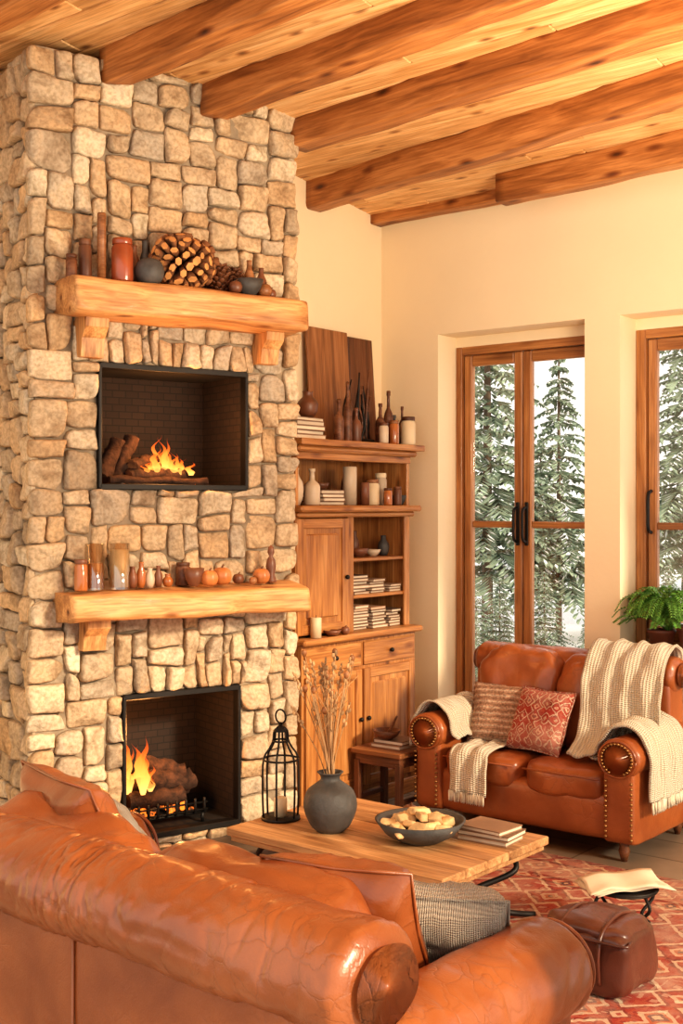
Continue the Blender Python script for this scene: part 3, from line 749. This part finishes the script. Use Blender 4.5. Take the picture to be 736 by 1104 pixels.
bowl('clay_bowl', .06, .05, BROWNC, cr(.25, .55, 1.401)); vase('brown_vase', .17, .045, .02, MEDW, cr(.22, .67, 1.401)); bowl('white_bowl', .05, .04, WHITEC, cr(.25, .42, 1.401)); vase('grey_vase', .12, .035, .015, GREYC, cr(.24, .30, 1.401)); vase('brown_vase', .15, .03, .015, BROWNC, cr(.16, .48, 1.401))
candle('pillar_candle', .11, .03, CANDLE, cr(.40, 1.12, .987)); bowl('clay_bowl', .05, .03, BROWNC, cr(.40, .98, .987)); gourd('wooden_ball', .025, BROWNC, cr(.41, .88, .987), 0)

# ============================================================ SOFAS
def ridge(v): return (1-min(1, abs(v)*3.2))**3
def sofa(name, W, D, BH, AH, mat, M, nseat=2, nails=True, wr=1.0, seatz=.42, ra=.12, rbk=.11, seams=()):
    mb = MB(name, [mat, BRASS, DARKW])
    mb.add(sbox(W-.22, D-.12, .24, 9, 10), 0, T(0, 0, .20), off=False)
    for sx in (-1, 1):
        for sy in (-1, 1):
            mb.add(lathe([(.03, .13), (.032, .11), (.022, .07), (.028, .05), (.014, .0)], 14), 2, T(sx*(W/2-.10), sy*(D/2-.09), 0))
        xc = sx*(W/2-ra)
        mb.add(sbox(.17, D-.10, AH-.17, 12, 12, .006, 4, sx), 0, T(xc-sx*.005, -.01, .08+(AH-.17)/2), off=False)
        rings = []; n = 44; NA = 90
        for i in range(NA+1):
            t = i/NA; y = -D/2+.02+t*(D-.14); e = min(1, (t*(D-.14))/.035); rr = ra*(math.sin(min(1, e)*math.pi/2)**.45 if e > 0 else .55)
            if i == 0: rr = ra*.72
            ring = []
            for j in range(n):
                a = 2*math.pi*j/n
                q = rr*(1+wr*.035*noise.noise(Vector((math.cos(a)*2, y*5+sx*9, math.sin(a)*2)))-wr*.035*e*ridge(noise.noise(Vector((math.cos(a)*1.3, y*9+math.sin(a)*.8, math.sin(a)*1.3+sx)))))
                ring.append((xc+q*math.cos(a)*1.04, y, AH-ra+q*math.sin(a)*.94))
            rings.append(ring)
        mb.add(loft(rings), 0, off=False)
        mb.add(tube([(xc+ra*.9*math.cos(a*math.pi/14), -D/2+.022, AH-ra+ra*.82*math.sin(a*math.pi/14)) for a in range(29)], .006, 6), 0)
        if nails:
            for a in range(24):
                th = math.radians(-60+a*300/23); mb.add(ball(.0075, n=8), 1, T(xc+sx*0+ra*.74*math.cos(th), -D/2+.016, AH-ra+ra*.70*math.sin(th)))
            for k in range(12):
                for q in (-1, 1): mb.add(ball(.0075, n=8), 1, T(xc+q*.066, -D/2+.035, .12+k*.024))
    mb.add(sbox(W-.16, .19, BH-.16, 12, 14, .006, 4, 5), 0, T(0, D/2-.14, .08+(BH-.16)/2), off=False)
    rings = []; n = 64; Lb = W-.10; NN = 280
    def rad(x, a, t):
        e = min(1, min(t, 1-t)*Lb/.05); rr = rbk*(math.sin(e*math.pi/2)**.45 if e > 0 else .7)
        c_, s_ = math.cos(a), math.sin(a)
        q = 1+wr*.05*noise.noise(Vector((x*3.2, c_*1.3, s_*1.3)))
        q -= wr*.050*e*ridge(noise.noise(Vector((x*6+c_*.5, c_*.8, s_*.8+4))))*(.3+.7*max(0, noise.noise(Vector((x*2, a*.5, 8)))+.5))
        q -= wr*.026*e*ridge(noise.noise(Vector((x*15+s_*1.0, c_*1.4, s_*1.4))))
        for sx_ in seams:
            q -= .055*math.exp(-((x-sx_+.02*math.sin(a*2))/.012)**2)
            q -= .035*math.exp(-((x-sx_)/.12)**2)*ridge(noise.noise(Vector((x*30+c_, c_*1.1, s_*1.1+3))))*2
        return rr*q
    for i in range(NN+1):
        t = i/NN; x = -Lb/2+t*Lb
        rings.append([(x, D/2-.13+rad(x, 2*math.pi*j/n, t)*math.cos(2*math.pi*j/n)*1.12, BH-rbk+rad(x, 2*math.pi*j/n, t)*math.sin(2*math.pi*j/n)*.95) for j in range(n)])
    mb.add(loft(rings), 0, off=False)
    for sx_ in seams: mb.add(tube([(sx_, D/2-.043, .12), (sx_, D/2-.040, BH*.4), (sx_, D/2-.043, BH-.2)], .004, 6), 0)
    mb.add(tube([(-W/2+.1, D/2-.045, .12), (W/2-.1, D/2-.045, .12)], .006, 6), 0)
    iw = W-4*ra+.06
    for i in range(nseat):
        cw = iw/nseat; x = -iw/2+cw*(i+.5)
        mb.add(sbox(cw-.004, D-.22, .17, 5, 20, .013*wr, 6, i), 0, T(x, -.07, seatz-.075))
        mb.add(tube([(x-cw/2+.03, -D/2+.045, seatz-.03), (x, -D/2+.036, seatz-.028), (x+cw/2-.03, -D/2+.045, seatz-.03)], .005, 6), 0)
        mb.add(sbox(cw+.01, .22, BH-seatz+.0, 3.6, 24, .024*wr, 7, i+3), 0, T(x, D/2-.29, (BH+seatz)/2-.005) @ R(-9, 'X'))
    return mb.build(M)
sofa('leather_loveseat', 1.32, .80, .93, .60, LEA2, ROOM @ T(1.46, -.45, 0), 2, True, 1.0, .41, .105, .10)
SF = T(-.36, 3.175, .006) @ R(139.46)
sofa('leather_sofa', 1.84, .90, .875, .69, LEA, SF, 2, False, 1.2, .46, .125, .125, (.02, .50))

def pil(name, w, h, t, mat, M, seed=0):
    mb = MB(name, [mat]); mb.add(pillow(w, h, t, 26, seed=seed), 0, None, off=False)
    mb.add(tube([(w/2*x*(1-.07*(1-y*y)), h/2*y*(1-.07*(1-x*x)), 0) for x, y in [(-1, -1), (0, -1), (1, -1), (1, 0), (1, 1), (0, 1), (-1, 1), (-1, 0), (-1, -1)]], .005, 5), 0)
    return mb.build(M)
LS = ROOM @ T(1.46, -.45, 0)
pil('woven_pillow', .34, .33, .12, STRP, LS @ T(-.28, -.05, .58) @ R(14) @ R(66, 'X'), 1)
pil('kilim_pillow', .35, .34, .13, KILP, LS @ T(-.01, -.10, .58) @ R(-10) @ R(64, 'X'), 2)
pil('leather_pillow', .37, .36, .18, LEA, SF @ T(-.52, .03, .72) @ R(18) @ R(62, 'X'), 3)
pil('knit_pillow', .36, .33, .17, BEIGEK, SF @ T(-.56, -.28, .62) @ R(28) @ R(50, 'X'), 4)
pil('leather_pillow', .46, .42, .16, LEA, SF @ T(.48, .03, .74) @ R(-12) @ R(66, 'X'), 5)
pil('cream_pillow', .32, .30, .12, BEIGEK, SF @ T(.44, -.10, .69) @ R(-30) @ R(60, 'X'), 6)
rt = MB('red_throw', [REDC]); rt.add(ribbon([(-.30, -.10, .56), (-.36, -.28, .56), (-.38, -.40, .50), (-.40, -.47, .42), (-.41, -.49, .28)], (.40, 0.05, 0), 6, 18, .018, 3)); rt.build(SF, .012)

def addrib(mb, path, W, n, m, amp, seed, nrm=(0, 0, 1)):
    g_ = ribbon(path, W, n, m, amp, seed, nrm, wf=.8); mb.add(g_, 0, tcs=ribtc(path, W, n, m))
th = MB('cream_throw', [CREAM])
addrib(th, [(.36, .37, .76), (.37, .32, .93), (.38, .24, .975), (.39, .12, .965), (.40, .02, .87), (.41, -.04, .74), (.42, -.075, .60), (.42, -.13, .50), (.43, -.24, .455)], (.42, .02, 0), 8, 30, .009, 1, (0, -.6, .6))
addrib(th, [(.33, -.05, .47), (.39, -.07, .49), (.435, -.08, .57), (.49, -.08, .63), (.56, -.08, .645), (.64, -.08, .60), (.68, -.08, .50), (.685, -.08, .38), (.69, -.08, .29)], (0, .44, 0), 7, 30, .008, 5)
for i in range(26): th.add(tube([(.695, -.29+.0168*i, .30), (.70+U(-.004, .004), -.29+.0168*i+U(-.006, .006), .235)], .0028, 4), 0)
th.build(LS, .012)
th = MB('cream_throw', [CREAM])
addrib(th, [(-.39, -.1, .47), (-.43, -.1, .52), (-.455, -.1, .60), (-.53, -.1, .640), (-.61, -.1, .62), (-.675, -.1, .52), (-.685, -.1, .40)], (0, .44, 0), 7, 28, .008, 9)
addrib(th, [(-.34, .02, .52), (-.31, -.10, .44), (-.28, -.25, .44), (-.27, -.37, .435), (-.26, -.41, .37), (-.26, -.415, .22)], (.22, 0, 0), 8, 18, .008, 4, (0, 0, 1))
for i in range(20): th.add(tube([(-.365+.0108*i, -.425, .23), (-.365+.0108*i+U(-.004, .004), -.43, .17)], .0022, 4), 0)
th.build(LS, .010)

# ============================================================ COFFEE TABLE
TBA = math.degrees(math.atan2(-.643, .766))
TB = T(.183, 5.04, 0) @ R(TBA)
tab = MB('coffee_table', [TABW, IRON])
w = .76/5
for i in range(5):
    tab.add(box(-.56, .56, -.38+w*i+.0015, -.38+w*(i+1)-.0015, .295, .33, .005), 0, None, False)
tab.add(box(-.545, .545, -.365, .365, .272, .295, .003), 0, None, False)
for sx in (-1, 1):
    for sy in (-1, 1):
        P = catm([(sx*.40, sy*.30, .272), (sx*.47, sy*.26, .20), (sx*.36, sy*.10, .13), (sx*.38, sy*-.06, .08), (sx*.47, sy*-.24, .03), (sx*.52, sy*-.33, .012)], 7)
        tab.add(tube(P, .012, 8), 1)
    tab.add(tube([(sx*.37, -.12, .12), (sx*.37, .12, .12)], .010, 8), 1)
    tab.add(tube([(sx*.42, -.32, .265), (sx*.42, .32, .265)], .011, 8), 1)
tab.add(tube(catm([(-.37, 0, .12), (-.15, 0, .07), (.15, 0, .07), (.37, 0, .12)], 8), .010, 8), 1)
tab.build(TB @ T(0, 0, .007))
ZC = .3375
M = T(.32, 4.90, ZC)
bowl('dark_bowl', .185, .09, GREYC, M, .01)
br = MB('bread_chunks', [BREAD])
for i in range(21):
    a = i*2.4; r = .030*math.sqrt(i); br.add(sbox(U(.05, .09), U(.035, .06), U(.025, .04), 5, 4, .010, 30, i), 0, T(r*math.cos(a), r*math.sin(a), .055+.05*(1-r/.14)+U(0, .02)) @ R(U(0, 360)) @ R(U(-35, 35), 'X'))
br.build(M)
VP = T(-.047, 5.05, ZC)
prv = [(p.x, p.y) for p in catm([(.055, 0, 0), (.085, .03, 0), (.112, .10, 0), (.10, .165, 0), (.06, .20, 0), (.042, .215, 0), (.042, .232, 0), (.056, .248, 0)], 4)]
obj('grey_stoneware_vase', [(lathe(prv+[(.046, .248), (.036, .225), (.05, .19)], 36), 0)], [GREYC], VP)
st = MB('dried_branches', [STRAW, MEDW])
for i in range(38):
    a = U(0, 6.28); sp = U(.02, .17); h = U(.38, .64)
    P = catm([(U(-.02, .02), U(-.02, .02), .12), (math.cos(a)*sp*.25, math.sin(a)*sp*.25, .12+h*.45), (math.cos(a)*sp, math.sin(a)*sp*.8, .12+h)], 6)
    st.add(tube(P, .0030, 5, .0016), 0)
    e = P[-1]; d = (P[-1]-P[-3]).normalized(); q = d.to_track_quat('Z', 'Y').to_matrix().to_4x4()
    if i % 2:
        for k in range(9):
            st.add(ball(.0065, n=6), 0, T(*(e-d*.012*k)) @ q @ R(k*137) @ T(.006, 0, 0) @ S(1, .7, 1.7))
    elif i % 4 == 0:
        st.add(ball(.012, n=8), 1, T(*e) @ S(1, 1, 1.4))
    if i % 3 == 0:
        m_ = P[len(P)//2+2]
        st.add(tube(catm([m_, m_+Vector((U(-.04, .04), U(-.04, .04), .06)), m_+Vector((U(-.08, .08), U(-.06, .06), .15))], 4), .002, 4, .001), 0)
st.build(VP)
books('book_stack', 3, .24, .17, TB @ T(.40, .19, ZC), (.015, .022), 8)
pl = MB('woven_coaster', [STRAW]); pl.add(lathe([(.001, 0), (.10, 0), (.11, .008), (.095, .012), (.001, .009)], 30)); pl.build(TB @ T(-.02, .20, ZC))
gourd('small_pot', .035, BROWNC, TB @ T(-.02, .20, ZC+.010), 0)
ln = MB('wire_lantern', [IRON, CANDLE])
ln.add(lathe([(.001, 0), (.085, 0), (.085, .012), (.001, .012)], 30)); ln.add(lathe([(.028, .012), (.028, .09), (.02, .095)], 18), 1)
for z, r in ((.26, .078), (.34, .035)):
    ln.add(tube([(r*math.cos(i*math.pi/14), r*math.sin(i*math.pi/14), z) for i in range(29)], .0045, 6))
for i in range(6):
    a = i*math.pi/3; ln.add(tube(catm([(.078*math.cos(a), .078*math.sin(a), .01), (.082*math.cos(a), .082*math.sin(a), .13), (.078*math.cos(a), .078*math.sin(a), .26), (.05*math.cos(a), .05*math.sin(a), .31), (.035*math.cos(a), .035*math.sin(a), .34), (.03*math.cos(a), .03*math.sin(a), .38), (.012*math.cos(a), .012*math.sin(a), .40)], 5), .0045, 6))
ln.add(lathe([(.03, .38), (.034, .385), (.012, .40), (.006, .42)], 16)); ln.add(tube([(.03*math.sin(i*math.pi/10), 0, .445-.03*math.cos(i*math.pi/10)) for i in range(21)], .004, 6))
ln.build(TB @ T(-.475, -.13, ZC))

# ============================================================ RUG, OTTOMAN, STOOLS
rg = MB('persian_rug', [RUG, CREAM]); rg.add(box(-1.75, 1.75, -1.5, 1.5, 0, .006, .002), off=False)
rg.build(ROOM @ T(2.22, -2.39, .0005))
ot = MB('leather_ottoman', [LEAD, IRON])
ot.add(sbox(.35, .31, .22, 6, 18, .016, 7, 3), 0, T(0, 0, .112)); ot.add(sbox(.33, .29, .10, 3.2, 14, .020, 8, 3), 0, T(0, 0, .20))
for q in (-.08, .08): ot.add(tube(catm([(q, -.158, .05), (q, -.166, .15), (q, -.13, .225), (q, 0, .252), (q, .13, .225)], 6), .007, 6), 0)
ot.add(tube(catm([(-.172, -.1, .20), (-.165, -.155, .198), (0, -.163, .20), (.165, -.155, .198), (.172, -.1, .20)], 6), .005, 6), 0)
ot.build(T(.915, 4.30, .0075) @ R(-38))
stl = MB('iron_footstool', [IRON]); stl.add(tube([(.13*math.cos(i*math.pi/12), .11*math.sin(i*math.pi/12), .165) for i in range(25)], .007, 6)); stl.add(lathe([(.001, .16), (.13, .16), (.13, .166), (.001, .166)], 24))
for i in range(4):
    a = i*math.pi/2+.5; c_, s_ = math.cos(a), math.sin(a); stl.add(tube(catm([(.12*c_, .10*s_, .163), (.15*c_, .13*s_, .11), (.09*c_, .08*s_, .05), (.13*c_, .12*s_, .006)], 6), .007, 6))
stl.build(T(1.13, 4.82, .007))
nw = MB('folded_newspaper', [PAPER])
for k in range(3): nw.add(ribbon([(-.17, 0, .004*k), (-.08, .01*k, .012+.004*k), (.0, .02, .004+.004*k), (.09, 0, .016+.004*k), (.17, .02*k, .003*k)], (.03*k, .22, 0), 5, 6, .003, k), 0)
nw.build(T(1.13, 4.82, .178) @ R(15), .001)
ss = MB('wooden_side_table', [DARKW, MEDW])
ss.add(box(-.17, .17, -.15, .15, .335, .365, .006), 1, None, False); ss.add(box(-.15, .15, -.13, .13, .28, .335, .003), 0, None, False)
for sx in (-1, 1):
    for sy in (-1, 1): ss.add(box(sx*.14-.018, sx*.14+.018, sy*.12-.018, sy*.12+.018, 0, .30, .003), 0, None, False, 'z')
    ss.add(box(sx*.14-.01, sx*.14+.01, -.12, .12, .08, .105, .002), 0, None, False, 'y')
ss.build(ROOM @ T(.61, -.87, 0) @ T(0, .14, 0) if False else ROOM @ T(.61, -.72, 0))
books('book_stack', 2, .22, .18, ROOM @ T(.62, -.70, .366), (.02, .025)); bowl('dark_wooden_bowl', .08, .05, DARKW, ROOM @ T(.60, -.75, .412))
sp = MB('wooden_spoon', [DARKW]); sp.add(tube(catm([(0, 0, .0), (.03, 0, .05), (.07, 0, .12)], 4), .012, 8, .006)); sp.build(ROOM @ T(.60, -.75, .425))

for nme, u_, r_, h_ in (('fern_pot', 1.84, .072, .13), ('clay_pot', 2.02, .085, .16)):
    obj(nme, [(lathe([(r_*.7, 0), (r_*.98, h_*.85), (r_*1.08, h_*.86), (r_*1.08, h_), (r_*.95, h_), (r_*.9, h_*.85), (.001, h_*.84)], 26), 0)], [TERRA], ROOM @ T(u_, .07, .9005))
fe = MB('potted_fern', [GREEN])
for i in range(85):
    a = U(0, 6.28); L = U(.16, .30); up = U(.07, .22)
    P = catm([(0, 0, 0), (math.cos(a)*L*.4, math.sin(a)*L*.4, up), (math.cos(a)*L*.8, math.sin(a)*L*.8, up*.95), (math.cos(a)*L, math.sin(a)*L, up*.55)], 6)
    if max(p.y for p in P) > .10: P = [Vector((p.x, min(p.y, .10), p.z)) for p in P]
    fe.add(tube(P, .002, 4, .001), 0)
    for k in range(3, len(P)-1):
        d = (P[k+1]-P[k-1]).normalized(); sd = d.cross(Vector((0, 0, 1))).normalized(); l = .035*(1-abs(k/len(P)-.4))
        for s_ in (-1, 1):
            p = P[k]; fe.add(([p, p+d*.012+sd*s_*l*.5+Vector((0, 0, .006)), p+d*.016+sd*s_*l, p-d*.006+sd*s_*l*.5], [[0, 1, 2, 3]]), 0, None, False)
fe.build(ROOM @ T(1.88, .07, 1.02), recalc=False)

cu = MB('linen_curtain', [LINEN]); vs = []; fs = []; nx, nz = 60, 14
for k in range(nz+1):
    z = .015+3.9*k/nz
    for i in range(nx+1):
        x = .716+.45*i/nx+.002*noise.noise(Vector((k*.5, 0, 1))); vs.append((x, 2.55+.030*math.sin(i*.75-1.5)+.006*math.sin(i*.3+k*.3), z))
for k in range(nz):
    for i in range(nx): a = k*(nx+1)+i; fs.append([a, a+1, a+nx+2, a+nx+1])
cu.add((vs, fs), 0, None); cu.build(I4, .004)

# ============================================================ OUTSIDE
gd = MB('snow_ground', [SNOW]); vs = []; fs = []; n = 50
for i in range(n+1):
    for j in range(n+1):
        x = -12+36*i/n; y = .32+34*j/n
        vs.append((x, y, -.12+.35*noise.noise(Vector((x*.25, y*.25, 0)))*min(1, (y-.3)/3)+max(0, y-4)*.10))
for i in range(n):
    for j in range(n): a = i*(n+1)+j; fs.append([a, a+n+1, a+n+2, a+1])
gd.add((vs, fs), 0, off=False); gd.build(ROOM)
def firmesh(seed, H, Rb, zs_):
    random.seed(seed); mb = MB('fir_tree', [FIR, TRUNK, SNOW])
    mb.add(tube([(0, 0, -.5), (0, 0, H)], .07*H/5, 8, .01), 1)
    z = zs_; a0 = 0; FV = []; FF = []; SV = []; SF_ = []
    def quad(V, F, ps): o = len(V); V.extend(ps); F.append(list(range(o, o+len(ps))))
    while z < H:
        t = z/H; L = Rb*(1-t)**.9+.05; nb = int(6+6*(1-t)); a0 += .7
        for k in range(nb):
            a = a0+k*6.283/nb+U(-.25, .25); l = L*U(.65, 1.12); c_, s_ = math.cos(a), math.sin(a)
            m = max(5, int(l/.07)); zz = z+U(-.04, .04); lift = U(.0, .16); dr = U(.30, .5)
            P = [Vector((c_*l*q/m, s_*l*q/m, zz+lift*l*(q/m)-dr*l*(q/m)**2)) for q in range(m+1)]
            sd = Vector((-s_, c_, 0))
            for q in range(1, m+1):
                d = (P[q]-P[q-1]).normalized()
                for s2 in (-1, 1):
                    wl = (.34*l*(1-q/m)**.7+.05)*U(.7, 1.15); p = P[q]
                    dirv = (sd*s2+d*U(.5, .9)+Vector((0, 0, -U(.15, .45)))).normalized()
                    tip = p+dirv*wl; wd_ = dirv.cross(Vector((0, 0, 1))).normalized()*U(.018, .030)
                    dn = Vector((0, 0, -U(.02, .05)))
                    quad(FV, FF, [p, p.lerp(tip, .5)+wd_, tip, p.lerp(tip, .5)-wd_])
                    quad(FV, FF, [p, tip, p.lerp(tip, .6)+dn])
                    if U(0, 1) < .34:
                        up = Vector((0, 0, .012)); quad(SV, SF_, [p.lerp(tip, .2)+up, p.lerp(tip, .5)+wd_*.7+up, p.lerp(tip, .85)+up, p.lerp(tip, .5)-wd_*.7+up])
        z += .11+.08*(1-t)
    mb.add((FV, FF), 0, None, False, off=False); mb.add((SV, SF_), 2, None, False, off=False)
    return mb.build(I4, recalc=False)
t1 = firmesh(3, 5.2, 1.05, .55); t1.matrix_world = T(1.62, 13.4, .45)
t2 = firmesh(5, 2.9, .95, .25); t2.matrix_world = T(2.45, 13.6, .5)
for i, (x, y, s_, src) in enumerate([(4.15, 14.5, 1.0, t1), (.3, 19, 1.0, t1), (5.6, 17, 1.0, t1), (3.3, 20, .8, t2), (2.25, 23, .8, t1), (5.0, 13.6, .9, t2)]):
    o = bpy.data.objects.new('fir_tree', src.data); sc.collection.objects.link(o); o.matrix_world = T(x, y, .5) @ R(i*57) @ S(s_)
for i, (x, y, s_) in enumerate([(1.25, 11.2, .28), (1.95, 11.6, .33), (2.5, 11.2, .26), (3.2, 11.8, .35), (1.6, 12.2, .3), (2.15, 10.6, .2)]):
    o = bpy.data.objects.new('snowy_shrub', t2.data); sc.collection.objects.link(o); o.matrix_world = T(x, y, .1) @ R(i*77) @ S(s_*1.3, s_*1.3, s_)
random.seed(5)
rk = MB('snowy_rocks', [GREYC, SNOW])
for i in range(14):
    M = T(U(.3, 2.6), U(1.4, 3.4), -.02); s_ = U(.2, .42); rk.add(sbox(s_, s_*.8, s_*.7, 2.6, 8, .05, 5, i), 0, M, False); rk.add(sbox(s_*.95, s_*.75, s_*.25, 2.4, 8, .02, 5, i), 1, M @ T(0, 0, s_*.3))
rk.build(ROOM)
gc = MB('garden_bench', [MEDW, SNOW])
for k in range(4): gc.add(box(-.55, .55, -.2+.1*k, -.12+.1*k, .42, .45, .003), 0, None, False)
for k in range(3): gc.add(box(-.55, .55, .22, .25, .55+.12*k, .63+.12*k, .003), 0, None, False)
for sx in (-.5, .5):
    for y in (-.18, .22): gc.add(box(sx-.03, sx+.03, y-.03, y+.03, -.3, .42 if y < 0 else .9, .003), 0, None, False, 'z')
gc.add(sbox(1.1, .42, .07, 3, 10, .01, 5), 1, T(0, 0, .475)); gc.build(ROOM @ T(1.3, 2.2, .05) @ R(20))

# ============================================================ LIGHTS / WORLD / CAMERA
w = bpy.data.worlds.new('world'); sc.world = w; w.use_nodes = True
bg = w.node_tree.nodes['Background']; bg.inputs[0].default_value = (1.0, .95, .87, 1); bg.inputs[1].default_value = 1.2
def light(name, typ, loc, energy, col, **kw):
    l = bpy.data.lights.new(name, typ); l.energy = energy; l.color = col
    for k, v in kw.items(): setattr(l, k, v)
    o = bpy.data.objects.new(name, l); sc.collection.objects.link(o); o.location = loc; return o
s = light('sun', 'SUN', (5, -5, 5), 3.3, (1, .82, .58), angle=math.radians(7))
s.rotation_euler = Vector((.70, -.62, .40)).to_track_quat('Z', 'Y').to_euler()
p1 = CH @ Vector((.72, .0, 2.08)); light('fire_light_upper', 'POINT', p1, 9, (1, .42, .12), shadow_soft_size=.06)
p2 = CH @ Vector((.57, .0, .62)); light('fire_light_lower', 'POINT', p2, 10, (1, .42, .12), shadow_soft_size=.06)
a = light('ceiling_fill', 'AREA', (1.75, 3.5, 2.05), 115, (1, .80, .55), size=1.1)  # unseen fill light, added to brighten the ceiling from below
a.rotation_euler = Vector((.45, -.30, -1)).to_track_quat('Z', 'Y').to_euler()
cam = bpy.data.cameras.new('camera'); co = bpy.data.objects.new('camera', cam); sc.collection.objects.link(co)
co.location = (0, 0, 1.7); co.rotation_euler = (math.radians(90), 0, 0)
cam.sensor_width = 36; cam.lens = 36*1300/1104; cam.shift_y = -7/1104; cam.clip_end = 200
sc.camera = co
sc.view_settings.view_transform = 'Standard'
for lk in ('Medium High Contrast', 'Standard - Medium High Contrast'):
    try: sc.view_settings.look = lk; break
    except Exception as e: print('look', e)
sc.view_settings.exposure = 0.18
print('look is', sc.view_settings.look, 'verts', sum(len(m.vertices) for m in bpy.data.meshes))
